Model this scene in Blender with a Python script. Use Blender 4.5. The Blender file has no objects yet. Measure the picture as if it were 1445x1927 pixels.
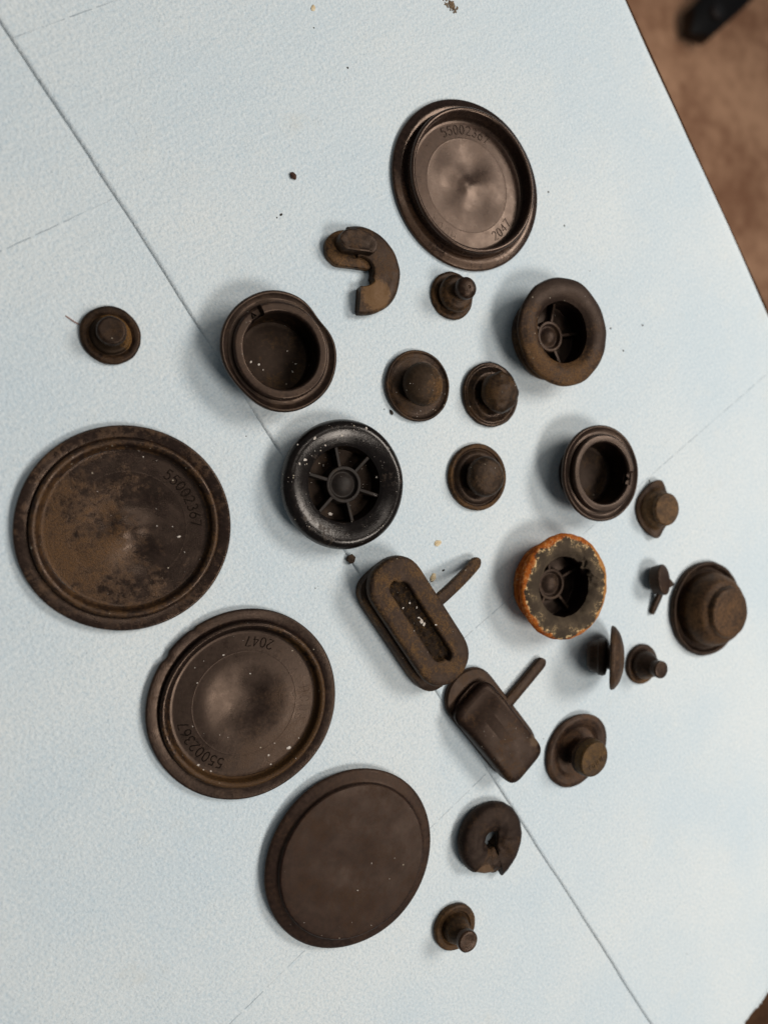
import bpy, math, random
from mathutils import Vector, Matrix, noise

# ------------------------------------------------------------------ camera, light, exposure
scene = bpy.context.scene
col = scene.collection
MM = 0.001

cam_d = bpy.data.cameras.new('camera')
cam = bpy.data.objects.new('camera', cam_d)
col.objects.link(cam)
scene.camera = cam
TILT, ROLL = math.radians(24.214), math.radians(2.874)
fwd = Vector((math.sin(TILT), 0, -math.cos(TILT)))
rt = Vector((math.cos(TILT), 0, math.sin(TILT)))
upv = Vector((0, 1, 0))
r2 = math.cos(ROLL) * rt + math.sin(ROLL) * upv
u2 = -math.sin(ROLL) * rt + math.cos(ROLL) * upv
mw = Matrix.Identity(4)
for i in range(3):
    mw[i][0], mw[i][1], mw[i][2] = r2[i], u2[i], -fwd[i]
mw[2][3] = 0.2337
cam.matrix_world = mw
cam_d.sensor_fit = 'HORIZONTAL'
cam_d.sensor_width = 36.0
cam_d.lens = 1291.04 / 1445 * 36.0
cam_d.clip_start = 0.01
cam_d.clip_end = 50
cam_d.dof.use_dof = True
cam_d.dof.focus_distance = 0.243
cam_d.dof.aperture_fstop = 9.0

w = bpy.data.worlds.new('World')
scene.world = w
w.use_nodes = True
w.node_tree.nodes['Background'].inputs[0].default_value = (0.82, 0.94, 1.0, 1)
w.node_tree.nodes['Background'].inputs[1].default_value = 0.10


def area(name, loc, target, sx, sy, power, color):
    d = bpy.data.lights.new(name, 'AREA')
    d.shape = 'RECTANGLE'
    d.size, d.size_y = sx, sy
    d.energy = power
    d.color = color
    o = bpy.data.objects.new(name, d)
    col.objects.link(o)
    o.location = loc
    o.rotation_euler = (Vector(target) - Vector(loc)).to_track_quat('-Z', 'Y').to_euler()
    return o


area('shop_tube_light_a', (0.92, 0.46, 0.98), (0.1, 0, 0), 0.6, 0.34, 10.8, (1.0, 0.955, 0.89))
area('shop_tube_light_b', (0.64, -0.43, 1.00), (0.1, 0, 0), 0.42, 0.26, 7.6, (1.0, 0.955, 0.89))
area('shop_tube_light_c', (0.15, 0.60, 1.90), (0.1, 0, 0), 1.0, 0.22, 4.0, (1.0, 0.955, 0.89))

vs = scene.view_settings
vs.view_transform = 'Standard'
vs.look = 'None'
vs.exposure = 0.0
vs.gamma = 1.0
vs.use_curve_mapping = False
scene.cycles.use_denoising = True
scene.cycles.max_bounces = 6

# ------------------------------------------------------------------ helpers
# all shapes are written in millimetres; meshes are stored in metres


def tag(o, label=None, cat=None, group=None, kind=None):
    if label: o['label'] = label
    if cat: o['category'] = cat
    if group: o['group'] = group
    if kind: o['kind'] = kind
    return o


def thing(name, label, cat, loc, rot=(0, 0, 0), group=None):
    o = bpy.data.objects.new(name, None)
    o.empty_display_size = 0.01
    col.objects.link(o)
    o.location = Vector(loc) * MM
    o.rotation_euler = rot
    return tag(o, label, cat, group)


def mesh_obj(name, verts, faces, mat, parent=None, smooth=True, angle=38):
    me = bpy.data.meshes.new(name)
    me.from_pydata([(v[0] * MM, v[1] * MM, v[2] * MM) for v in verts], [], faces)
    me.update()
    if smooth:
        me.polygons.foreach_set('use_smooth', [True] * len(me.polygons))
        me.set_sharp_from_angle(angle=math.radians(angle))
    if mat: me.materials.append(mat)
    o = bpy.data.objects.new(name, me)
    col.objects.link(o)
    o.parent = parent
    return o


def nz(x, y, z, s, seed=0.0):
    return noise.noise(Vector((x / s + seed * 7.13, y / s - seed * 3.71, z / s + seed * 1.37)))


def fillet(pts, default=0.35, maxlen=1.4):
    """pts: (r, z[, fillet radius]) -> rounded and subdivided polyline"""
    out = []
    n = len(pts)
    for i, p in enumerate(pts):
        P = Vector((p[0], p[1]))
        f = p[2] if len(p) > 2 else default
        if i in (0, n - 1) or f <= 0:
            out.append(P)
            continue
        A = Vector(pts[i - 1][:2]) - P
        B = Vector(pts[i + 1][:2]) - P
        f = min(f, A.length * .48, B.length * .48)
        a, b = P + A.normalized() * f, P + B.normalized() * f
        for t in (0, .25, .5, .75, 1):
            out.append(a * (1 - t) ** 2 + P * 2 * t * (1 - t) + b * t * t)
    res = [out[0]]
    for q in out[1:]:
        d = (q - res[-1]).length
        if d < 1e-4: continue
        k = max(1, int(math.ceil(d / maxlen)))
        s = res[-1]
        for j in range(1, k + 1):
            res.append(s + (q - s) * j / k)
    return res


def lathe(name, pts, mat, parent, seg=96, deform=None, a0=0.0, a1=360.0, fil=0.35, maxlen=1.4, angle=38):
    prof = fillet(pts, fil, maxlen)
    full = abs(a1 - a0) >= 359.99
    na = seg if full else max(6, int(seg * abs(a1 - a0) / 360)) + 1
    verts, faces, rings = [], [], []
    for q in prof:
        if q.x < 1e-4 and full:
            rings.append([len(verts)])
            verts.append((0, 0, q.y))
        else:
            ring = []
            for k in range(na):
                t = math.radians(a0 + (a1 - a0) * (k / na if full else k / (na - 1)))
                ring.append(len(verts))
                verts.append((q.x * math.cos(t), q.x * math.sin(t), q.y))
            rings.append(ring)
    for A, B in zip(rings, rings[1:]):
        m = na if full else na - 1
        for k in range(m):
            k2 = (k + 1) % na
            if len(A) == 1 and len(B) == 1: continue
            if len(A) == 1: faces.append((A[0], B[k2], B[k]))
            elif len(B) == 1: faces.append((A[k], A[k2], B[0]))
            else: faces.append((A[k], A[k2], B[k2], B[k]))
    if not full:
        faces.append([r[0] for r in rings][::-1])
        faces.append([r[-1] for r in rings])
    if deform: verts = [deform(*v) for v in verts]
    return mesh_obj(name, verts, faces, mat, parent, angle=angle)


def stadium(hl, r, n=16, sq=1.0):
    """outline of an oblong, long axis x; sq<1 pushes the ends towards a square"""
    pts = []
    for s in (1, -1):
        for k in range(n + 1):
            t = math.radians(-90 + 180 * k / n)
            c, si = math.cos(t), math.sin(t)
            c = math.copysign(abs(c) ** sq, c)
            si = math.copysign(abs(si) ** sq, si)
            pts.append((s * (hl + r * c), s * r * si))
    return pts


def loft(name, levels, mat, parent, cap0=True, cap1=True, deform=None, angle=38):
    """levels: list of (outline, z) with equal point counts"""
    verts, faces = [], []
    n = len(levels[0][0])
    for ol, z in levels:
        for i, p in enumerate(ol):
            verts.append((p[0], p[1], z if not callable(z) else z(p[0], p[1])))
    for L in range(len(levels) - 1):
        for i in range(n):
            j = (i + 1) % n
            faces.append((L * n + i, L * n + j, (L + 1) * n + j, (L + 1) * n + i))
    if cap0: faces.append(list(range(n))[::-1])
    if cap1: faces.append([(len(levels) - 1) * n + i for i in range(n)])
    if deform: verts = [deform(*v) for v in verts]
    return mesh_obj(name, verts, faces, mat, parent, angle=angle)


def box(name, c, size, mat, parent, rotz=0.0, bev=0.25, deform=None):
    """bevelled block"""
    hx, hy, hz = size[0] / 2, size[1] / 2, size[2] / 2
    b = min(bev, hx * .6, hy * .6, hz * .6)
    ol = lambda e: [(hx - e, -hy + b), (hx - e, hy - b), (hx - b, hy - e), (-hx + b, hy - e), (-hx + e, hy - b), (-hx + e, -hy + b),
                    (-hx + b, -hy + e), (hx - b, -hy + e)]
    cr, sr = math.cos(rotz), math.sin(rotz)
    tr = lambda o: [(c[0] + p[0] * cr - p[1] * sr, c[1] + p[0] * sr + p[1] * cr) for p in o]
    return loft(name, [(tr(ol(b)), c[2] - hz), (tr(ol(0)), c[2] - hz + b), (tr(ol(0)), c[2] + hz - b), (tr(ol(b)), c[2] + hz)], mat, parent, deform=deform)


def ribbon(name, path, width, thick, mat, parent, taper=None):
    """a strap with rounded end swept along a 3D path"""
    verts, faces = [], []
    n = len(path)
    for i, p in enumerate(path):
        P = Vector(p)
        T = (Vector(path[min(i + 1, n - 1)]) - Vector(path[max(i - 1, 0)])).normalized()
        side = T.cross(Vector((0, 0, 1))).normalized()
        up = side.cross(T).normalized()
        k = width / 2
        d_end = sum((Vector(path[j + 1]) - Vector(path[j])).length for j in range(i, n - 1))
        if d_end < k: k = math.sqrt(max(0.02, k * k - (k - d_end) ** 2))
        for a in range(12):
            t = 2 * math.pi * a / 12
            cx_ = math.copysign(abs(math.cos(t)) ** .45, math.cos(t)) * k
            cz_ = math.copysign(abs(math.sin(t)) ** .6, math.sin(t)) * thick / 2
            verts.append(tuple(P + side * cx_ + up * cz_))
    for i in range(n - 1):
        for a in range(12):
            b = (a + 1) % 12
            faces.append((i * 12 + a, i * 12 + b, (i + 1) * 12 + b, (i + 1) * 12 + a))
    faces.append(list(range(12))[::-1])
    faces.append([(n - 1) * 12 + a for a in range(12)])
    return mesh_obj(name, verts, faces, mat, parent, angle=50)


# stroke lettering -------------------------------------------------
def arc(cx, cy, rx, ry, a, b, n=10):
    return [(cx + rx * math.cos(math.radians(a + (b - a) * k / n)), cy + ry * math.sin(math.radians(a + (b - a) * k / n))) for k in range(n + 1)]


GLYPH = {
    '0': [arc(.3, .5, .27, .5, 90, 450, 20)],
    '2': [arc(.3, .74, .26, .26, 165, -35, 10) + [(.04, 0), (.58, 0)]],
    '3': [arc(.28, .76, .24, .24, 150, -80, 9), arc(.28, .27, .28, .27, 85, -150, 10)],
    '4': [[(.44, 0), (.44, 1), (.02, .3), (.6, .3)]],
    '5': [[(.54, 1), (.14, 1), (.08, .56)] + arc(.28, .32, .28, .32, 125, -145, 12)],
    '6': [[(.46, 1), (.2, .66)] + arc(.3, .3, .27, .3, 150, 510, 16)],
    '7': [[(.03, 1), (.58, 1), (.22, 0)]],
    'H': [[(.04, 0), (.04, 1)], [(.56, 0), (.56, 1)], [(.04, .5), (.56, .5)]],
    'O': [arc(.3, .5, .29, .5, 90, 450, 20)],
    'U': [[(.05, 1), (.05, .3)] + arc(.3, .3, .25, .3, 180, 360, 8) + [(.55, 1)]],
    'A': [[(.02, 0), (.3, 1), (.58, 0)], [(.12, .36), (.48, .36)]],
    'L': [[(.05, 1), (.05, 0), (.55, 0)]],
    'T': [[(.3, 0), (.3, 1)], [(.02, 1), (.58, 1)]],
    'V': [[(.03, 1), (.3, 0), (.57, 1)]],
    'Y': [[(.03, 1), (.3, .5), (.57, 1)], [(.3, .5), (.3, 0)]],
}


def strokes_mesh(name, lines, width, z0, h, mat, parent):
    """raised moulded strokes; lines are 2D polylines in mm"""
    verts, faces = [], []
    for ln in lines:
        n = len(ln)
        base = len(verts)
        for i, p in enumerate(ln):
            P = Vector(p)
            T = (Vector(ln[min(i + 1, n - 1)]) - Vector(ln[max(i - 1, 0)]))
            if T.length < 1e-6: T = Vector((1, 0))
            T.normalize()
            N = Vector((-T.y, T.x)) * width / 2
            for q, z in ((P + N * 1.25, z0 - .15), (P + N * .7, z0 + h), (P - N * .7, z0 + h), (P - N * 1.25, z0 - .15)):
                verts.append((q.x, q.y, z))
        for i in range(n - 1):
            a, b = base + i * 4, base + i * 4 + 4
            for k in range(3):
                faces.append((a + k, a + k + 1, b + k + 1, b + k))
        faces.append((base, base + 1, base + 2, base + 3))
        e = base + (n - 1) * 4
        faces.append((e + 3, e + 2, e + 1, e))
    return mesh_obj(name, verts, faces, mat, parent, angle=20)


def arc_text(name, text, radius, mid_deg, step, height, outward, z0, mat, parent, width=.42, h=.22):
    lines = []
    n = len(text)
    for i, ch in enumerate(text):
        off = (i - (n - 1) / 2) * step
        phi = math.radians(mid_deg - off if outward else mid_deg + off)
        rad = Vector((math.cos(phi), math.sin(phi)))
        up = rad if outward else -rad
        right = Vector((up.y, -up.x))
        for st in GLYPH[ch]:
            lines.append([tuple(rad * radius + right * (x - .3) * height + up * (y - .5) * height) for x, y in st])
    return strokes_mesh(name, lines, width, z0, h, mat, parent)


# ------------------------------------------------------------------ materials
def new_mat(name):
    m = bpy.data.materials.new(name)
    m.use_nodes = True
    nt = m.node_tree
    return m, nt, nt.nodes['Principled BSDF']


class NT:
    def __init__(self, nt): self.nt = nt

    def n(self, kind, **kw):
        nd = self.nt.nodes.new(kind)
        for k, v in kw.items(): setattr(nd, k, v)
        return nd

    def put(self, sock, v):
        if isinstance(v, bpy.types.NodeSocket): self.nt.links.new(v, sock)
        elif v is not None: sock.default_value = v

    def math(self, op, a, b=None, c=None, clamp=False):
        nd = self.n('ShaderNodeMath', operation=op, use_clamp=clamp)
        for s, v in zip(nd.inputs, (a, b, c)): self.put(s, v)
        return nd.outputs[0]

    def mix(self, f, a, b):
        nd = self.n('ShaderNodeMix', data_type='RGBA')
        self.put(nd.inputs[0], f)
        for s, v in ((nd.inputs[6], a), (nd.inputs[7], b)):
            self.put(s, (*v, 1) if isinstance(v, tuple) and len(v) == 3 else v)
        return nd.outputs[2]

    def noise(self, vec, scale, detail=3, rough=.55):
        nd = self.n('ShaderNodeTexNoise')
        self.put(nd.inputs['Vector'], vec)
        nd.inputs['Scale'].default_value = scale
        nd.inputs['Detail'].default_value = detail
        nd.inputs['Roughness'].default_value = rough
        return nd.outputs[0]

    def vor(self, vec, scale, out='Distance', rnd=1.0):
        nd = self.n('ShaderNodeTexVoronoi')
        self.put(nd.inputs['Vector'], vec)
        nd.inputs['Scale'].default_value = scale
        nd.inputs['Randomness'].default_value = rnd
        return nd

    def ramp(self, f, lo, hi):
        nd = self.n('ShaderNodeMapRange', interpolation_type='SMOOTHSTEP')
        self.put(nd.inputs[0], f)
        self.put(nd.inputs[1], lo)
        self.put(nd.inputs[2], hi)
        return nd.outputs[0]

    def vmath(self, op, a, b):
        nd = self.n('ShaderNodeVectorMath', operation=op)
        self.put(nd.inputs[0], a)
        self.put(nd.inputs[1], b)
        return nd.outputs[1] if op in ('DOT_PRODUCT', 'LENGTH') else nd.outputs[0]


def rubber(name, base=(.034, .024, .020), dust=(.085, .055, .030), amt=.6, lo=.42, hi=.66, rough=.48, drough=.62, seed=0.0,
           bias=None, bump=.5, specks=.0, big=110, spec=.27, patch=None, tint=True):
    """aged moulded rubber with caked dust; bias=(bx,by,bz,c) leans the dirt to one side (per metre)
    patch = (colour, (x,y,z) mm, radius mm): one stain of its own"""
    base = (base[0] * .31, base[1] * .265, base[2] * .25)
    rough = max(.22, rough - .15)
    bump *= .62
    dust = (dust[0] * .86, dust[1] * .66, dust[2] * .46)
    m, nt, bs = new_mat(name)
    T = NT(nt)
    co = T.n('ShaderNodeTexCoord').outputs['Object']
    vec = T.vmath('ADD', co, (seed * 1.37, seed * .71, seed * .29))
    n1 = T.noise(vec, big, 5, .68)
    n2 = T.noise(vec, big * 7, 3, .6)
    n3 = T.noise(vec, 2600, 2, .6)
    f = T.math('ADD', T.math('MULTIPLY', n1, .66), T.math('MULTIPLY', n2, .34))
    if bias:
        f = T.math('ADD', f, T.math('ADD', T.vmath('DOT_PRODUCT', co, bias[:3]), bias[3]))
    mid_ = (lo + hi) / 2
    d = T.math('MULTIPLY', T.ramp(f, mid_ - (mid_ - lo) * .75, mid_ + (hi - mid_) * .85), amt)
    grit = T.ramp(n3, .35, .7)
    d2 = T.math('MULTIPLY', d, T.math('ADD', T.math('MULTIPLY', grit, 1.0), .30), clamp=True)
    basev = T.mix(T.ramp(n2, .3, .7), base, tuple(c * 1.8 for c in base))
    c = T.mix(d2, basev, dust)
    if patch:
        pc, pp, pr_ = patch
        dist = T.vmath('LENGTH', T.vmath('SUBTRACT', co, tuple(q * MM for q in pp)), (0, 0, 0))
        dist = T.math('ADD', dist, T.math('MULTIPLY', T.math('SUBTRACT', n2, .5), pr_ * MM * .9))
        pm = T.math('SUBTRACT', 1.0, T.ramp(dist, pr_ * MM * .75, pr_ * MM * 1.05))
        c = T.mix(T.math('MULTIPLY', pm, .9), c, pc)
    if specks:
        v = T.vor(vec, 620)
        rn = T.n('ShaderNodeSeparateColor')
        T.put(rn.inputs[0], v.outputs['Color'])
        s = T.math('MULTIPLY', T.math('LESS_THAN', v.outputs['Distance'], .13), T.math('GREATER_THAN', rn.outputs[0], 1 - specks))
        c = T.mix(s, c, (.42, .36, .28))
    T.put(bs.inputs['Base Color'], c)
    rv = T.math('ADD', rough, T.math('MULTIPLY', T.math('SUBTRACT', T.noise(vec, big * 2.2, 3, .6), .5), .28))
    T.put(bs.inputs['Roughness'], T.math('ADD', rv, T.math('MULTIPLY', d2, drough - rough), clamp=True))
    bs.inputs['Specular IOR Level'].default_value = spec
    bs.inputs['Specular Tint'].default_value = (1.0, .70, .53, 1) if tint else (1.0, .93, .88, 1)
    h = T.math('ADD', T.math('MULTIPLY', n3, .5), T.math('ADD', T.math('MULTIPLY', n2, .5), T.math('MULTIPLY', T.math('MULTIPLY', d, grit), .8)))
    b = T.n('ShaderNodeBump')
    b.inputs['Strength'].default_value = bump
    b.inputs['Distance'].default_value = .00022
    T.put(b.inputs['Height'], h)
    T.put(bs.inputs['Normal'], b.outputs[0])
    return m


def painted_rim(name, R, seed, dust=(.085, .063, .042)):
    """grey dusty rubber with old orange paint on the outer rim and cream flakes where it chips off"""
    m, nt, bs = new_mat(name)
    T = NT(nt)
    co = T.n('ShaderNodeTexCoord').outputs['Object']
    sep = T.n('ShaderNodeSeparateXYZ')
    T.put(sep.inputs[0], co)
    cx = T.n('ShaderNodeCombineXYZ')
    T.put(cx.inputs[0], sep.outputs[0])
    T.put(cx.inputs[1], sep.outputs[1])
    r = T.math('DIVIDE', T.vmath('LENGTH', cx.outputs[0], (0, 0, 0)), R * MM)
    # the paint wraps the sides: it starts lower down too
    low = T.math('MULTIPLY', T.ramp(sep.outputs[2], .0125, .009), .2)
    vec = T.vmath('ADD', co, (seed, seed * .7, 0))
    n1 = T.noise(vec, 130, 4, .65)
    n2 = T.noise(vec, 520, 4, .7)
    n3 = T.noise(vec, 2400, 2, .6)
    q = T.math('ADD', T.math('ADD', r, low), T.math('ADD', T.math('MULTIPLY', T.math('SUBTRACT', n1, .5), .34), T.math('MULTIPLY', T.math('SUBTRACT', n2, .5), .06)))
    q = T.math('ADD', q, T.vmath('DOT_PRODUCT', co, (-.9, 1.2, 0)))
    q = T.math('ADD', q, T.math('MAXIMUM', 0.0, T.math('MULTIPLY', sep.outputs[0], 3.4)))
    paint = T.ramp(q, .90, .93)
    edge = T.math('MULTIPLY', T.ramp(q, .87, .90), T.math('SUBTRACT', 1.0, T.ramp(q, .93, .95)))
    streak = T.math('MULTIPLY', edge, T.ramp(n2, .52, .62))
    wav = T.noise(vec, 300, 5, .75)
    crack = T.math('SUBTRACT', 1.0, T.ramp(T.math('ABSOLUTE', T.math('SUBTRACT', wav, .5)), .002, .011))
    crack = T.math('MULTIPLY', crack, T.math('MULTIPLY', T.ramp(r, .66, .76), T.ramp(n1, .50, .58)))
    c = T.mix(T.ramp(n1, .35, .7), (.042, .031, .022), dust)
    c = T.mix(T.math('MULTIPLY', T.ramp(n3, .5, .75), .4), c, (.05, .036, .026))
    orange = T.mix(T.ramp(n2, .35, .65), (.22, .046, .008), (.40, .115, .018))
    orange = T.mix(T.math('MULTIPLY', T.ramp(sep.outputs[0], .004, .018), .7), orange, (.34, .17, .05))
    c = T.mix(paint, c, orange)
    c = T.mix(T.math('MAXIMUM', streak, T.math('MULTIPLY', crack, .85)), c, (.62, .43, .22))
    T.put(bs.inputs['Base Color'], c)
    bs.inputs['Roughness'].default_value = .75
    bs.inputs['Specular IOR Level'].default_value = .14
    bs.inputs['Specular Tint'].default_value = (1.0, .72, .55, 1)
    b = T.n('ShaderNodeBump')
    b.inputs['Strength'].default_value = .7
    b.inputs['Distance'].default_value = .0004
    T.put(b.inputs['Height'], T.math('ADD', T.math('MULTIPLY', n3, .4), T.math('ADD', T.math('MULTIPLY', paint, .5), T.math('MULTIPLY', n2, .6))))
    T.put(bs.inputs['Normal'], b.outputs[0])
    return m


# paper coordinates: u runs along the perforations, v along the roll
PA = math.radians(37.16)
E1 = Vector((math.cos(PA), math.sin(PA)))
E2 = Vector((math.sin(PA), -math.cos(PA)))
SEAM_U = 62.6


def uv(x, y): return E1.x * x + E1.y * y, E2.x * x + E2.y * y


def xy(u, v): return E1.x * u + E2.x * v, E1.y * u + E2.y * v


def paper_mat(name, perfs, seed):
    m, nt, bs = new_mat(name)
    T = NT(nt)
    co = T.n('ShaderNodeTexCoord').outputs['Object']
    u = T.vmath('DOT_PRODUCT', co, (E1.x, E1.y, 0))
    v = T.vmath('DOT_PRODUCT', co, (E2.x, E2.y, 0))
    cb = T.n('ShaderNodeCombineXYZ')
    T.put(cb.inputs[0], u)
    T.put(cb.inputs[1], v)
    pv = T.vmath('ADD', cb.outputs[0], (seed, seed * 2.3, 0))
    fib = T.vmath('MULTIPLY', pv, (260.0, 1500.0, 1.0))
    fibre = T.noise(fib, 1.0, 4, .6)
    fib2 = T.vmath('MULTIPLY', T.vmath('ADD', pv, (.3, .1, 0)), (900.0, 620.0, 1.0))
    fibre2 = T.noise(fib2, 1.0, 4, .7)
    big = T.noise(pv, 14, 3, .5)
    mid = T.noise(pv, 75, 4, .6)
    vo = T.vor(pv, 820, rnd=.8)
    tex = T.noise(pv, 900, 2, .6)
    tex2 = T.noise(T.vmath('ADD', pv, (.7, .2, 0)), 1250, 2, .6)
    sc_ = T.n('ShaderNodeSeparateColor')
    T.put(sc_.inputs[0], vo.outputs['Color'])
    pit = T.math('SUBTRACT', 1.0, T.ramp(vo.outputs['Distance'], .05, .48))
    pit = T.math('MULTIPLY', pit, T.ramp(sc_.outputs[0], -.5, .9))
    pit = T.math('MULTIPLY', pit, T.ramp(mid, .28, .62))
    c = T.mix(T.ramp(big, .32, .68), (.590, .660, .705), (.668, .705, .718))
    c = T.mix(T.math('MULTIPLY', T.ramp(mid, .5, .75), .35), c, (.70, .715, .70))
    c = T.mix(T.math('MULTIPLY', T.ramp(fibre, .48, .74), .38), c, (.47, .57, .64))
    c = T.mix(T.math('MULTIPLY', T.ramp(fibre2, .52, .72), .55), c, (.47, .60, .68))
    c = T.mix(T.math('MULTIPLY', T.ramp(fibre2, .46, .22), .35), c, (.78, .80, .80))
    c = T.mix(T.math('MULTIPLY', pit, .30), c, (.34, .43, .52))
    c = T.mix(T.math('MULTIPLY', T.ramp(tex, .48, .70), .40), c, (.44, .53, .60))
    c = T.mix(T.math('MULTIPLY', T.ramp(tex2, .52, .72), .28), c, (.42, .52, .60))
    c = T.mix(T.math('MULTIPLY', T.ramp(tex, .48, .28), .40), c, (.78, .81, .82))
    stain = T.math('MULTIPLY', T.ramp(T.noise(pv, 38, 3, .6), .64, .80), .30)
    c = T.mix(stain, c, (.58, .56, .50))
    slit_all = None
    for pvv in perfs:
        wob = T.math('MULTIPLY', T.math('SUBTRACT', T.noise(pv, 420, 2, .5), .5), .0005)
        dv = T.math('ABSOLUTE', T.math('ADD', T.math('SUBTRACT', v, pvv * MM), wob))
        dash = T.math('PINGPONG', T.math('ADD', u, .0021), .0046)
        cut = T.math('MULTIPLY', T.math('LESS_THAN', dv, .00016), T.math('GREATER_THAN', dash, .0008))
        strong = T.ramp(T.noise(pv, 60, 2, .5), .33, .62)
        cut = T.math('MULTIPLY', cut, T.math('ADD', T.math('MULTIPLY', strong, .75), .2))
        slit_all = cut if slit_all is None else T.math('MAXIMUM', slit_all, cut)
    c = T.mix(T.math('MULTIPLY', slit_all, .62), c, (.20, .25, .30))
    T.put(bs.inputs['Base Color'], c)
    bs.inputs['Roughness'].default_value = .92
    bs.inputs['Specular IOR Level'].default_value = .15
    h = T.math('SUBTRACT', T.math('ADD', T.math('MULTIPLY', fibre, .35), T.math('ADD', T.math('MULTIPLY', fibre2, .6), T.math('MULTIPLY', mid, 1.0))), T.math('ADD', T.math('MULTIPLY', pit, .35), T.math('MULTIPLY', tex, 1.5)))
    wr = T.noise(T.vmath('MULTIPLY', pv, (34.0, 120.0, 1.0)), 1.0, 3, .55)
    h = T.math('ADD', h, T.math('MULTIPLY', T.ramp(wr, .40, .80), .7))
    h = T.math('SUBTRACT', h, T.math('MULTIPLY', slit_all, 1.5))
    b = T.n('ShaderNodeBump')
    b.inputs['Strength'].default_value = .75
    b.inputs['Distance'].default_value = .00021
    T.put(b.inputs['Height'], h)
    T.put(bs.inputs['Normal'], b.outputs[0])
    return m


def plain(name, c1, c2, scale, rough, bump=.3, dist=.0006, spec=.4, detail=4):
    m, nt, bs = new_mat(name)
    T = NT(nt)
    co = T.n('ShaderNodeTexCoord').outputs['Object']
    n1 = T.noise(co, scale, detail, .6)
    n2 = T.noise(co, scale * 9, 3, .6)
    c = T.mix(T.ramp(T.math('ADD', T.math('MULTIPLY', n1, .7), T.math('MULTIPLY', n2, .3)), .35, .65), c1, c2)
    T.put(bs.inputs['Base Color'], c)
    bs.inputs['Roughness'].default_value = rough
    bs.inputs['Specular IOR Level'].default_value = spec
    b = T.n('ShaderNodeBump')
    b.inputs['Strength'].default_value = bump
    b.inputs['Distance'].default_value = dist
    T.put(b.inputs['Height'], n2)
    T.put(bs.inputs['Normal'], b.outputs[0])
    return m


# ------------------------------------------------------------------ setting: floor, bench, paper towels
FLOOR_Z = -880.0
floor = mesh_obj('floor', [(-3000, -3000, FLOOR_Z), (5000, -3000, FLOOR_Z), (5000, 5000, FLOOR_Z), (-3000, 5000, FLOOR_Z)], [(0, 1, 2, 3)],
                 plain('brown_concrete', (.44, .205, .112), (.90, .50, .30), 4.5, .8, detail=6), smooth=False)
tag(floor, 'worn brown workshop floor far below the bench', 'floor', kind='structure')


def edge_u(v): return 311.0 + .045 * v + 1.6 * noise.noise(Vector((v / 70, 3.1, 0)))


bench = thing('workbench', 'dark brown wooden workbench under the pale blue paper towels', 'workbench', (0, 0, 0))
wood = plain('dark_wood', (.030, .013, .006), (.055, .026, .012), 35, .8, spec=.08)
corners = [(-230, -400), (None, -400), (None, 520), (-230, 520)]
bench_out = []
for (u_, v_) in corners:
    uu = (edge_u(v_) - 1.5) if u_ is None else u_
    bench_out.append(xy(uu, v_))
cxm = sum(p[0] for p in bench_out) / 4
cym = sum(p[1] for p in bench_out) / 4
shr = lambda e: [(p[0] + (cxm - p[0]) / math.hypot(cxm - p[0], cym - p[1]) * e, p[1] + (cym - p[1]) / math.hypot(cxm - p[0], cym - p[1]) * e) for p in bench_out]
loft('bench_top', [(shr(3), -40), (shr(0), -37), (shr(0), -4.4), (shr(2), -1.8), (shr(5), -.55)], wood, bench, angle=20)
for (u_, v_) in ((-190, -350), (190, -350), (190, 470), (-190, 470)):
    p = xy(u_, v_)
    box('leg', (p[0], p[1], (FLOOR_Z - 40) / 2), (70, 70, -40 - FLOOR_Z), wood, bench, rotz=PA, bev=3)


def left_z(u, v):
    z = .12 * nz(u, v, 0, 45, 1) + .10 * nz(u, v, 0, 14, 2)
    return min(z, .12)


def lift(v):
    a = .8 * math.exp(-((v + 90) / 62) ** 2) + .04 + .4 * math.exp(-((v - 165) / 55) ** 2) * .8 + .5 * math.exp(-((v - 285) / 60) ** 2)
    return a + .12 * nz(v, 0, 0, 22, 5)


def right_z(u, v):
    z = .26 + .08 * nz(u, v, 0, 50, 3) + .06 * nz(u, v, 0, 15, 4)
    z = min(z, .34)
    d = (u - SEAM_U) / 9.0
    z += lift(v) * math.exp(-d * d * .9) * .14
    return z


def sheet(name, us, vs_, zf, mat, parent, drape=False):
    verts, faces = [], []
    for v in vs_:
        for u in us:
            x, y = xy(u + (.45 * nz(v, 0, 0, 30, 12) + .15 * nz(v, 0, 0, 6, 13) if drape and u < SEAM_U + 20 else 0), v)
            z = zf(u, v)
            if drape:
                e = edge_u(v) - 9.0
                s = u - e
                if s > 0:                                  # roll over the rounded bench edge and hang down
                    R_ = 9.0
                    t = min(s / R_, math.radians(86))
                    uu = e + R_ * math.sin(t)
                    zz = -R_ * (1 - math.cos(t))
                    rest = s - R_ * t
                    if rest > 0: zz -= rest; uu += rest * .06
                    x, y = xy(uu, v)
                    z = z + zz
            verts.append((x, y, z))
    n = len(us)
    for j in range(len(vs_) - 1):
        for i in range(n - 1):
            faces.append((j * n + i, j * n + i + 1, (j + 1) * n + i + 1, (j + 1) * n + i))
    o = mesh_obj(name, verts, faces, mat, parent, angle=80)
    md = o.modifiers.new('thickness', 'SOLIDIFY')
    md.thickness = .0003
    md.offset = -1
    return o


def rng(a, b, s):
    k = int(round((b - a) / s))
    return [a + (b - a) * i / k for i in range(k + 1)]


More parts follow.
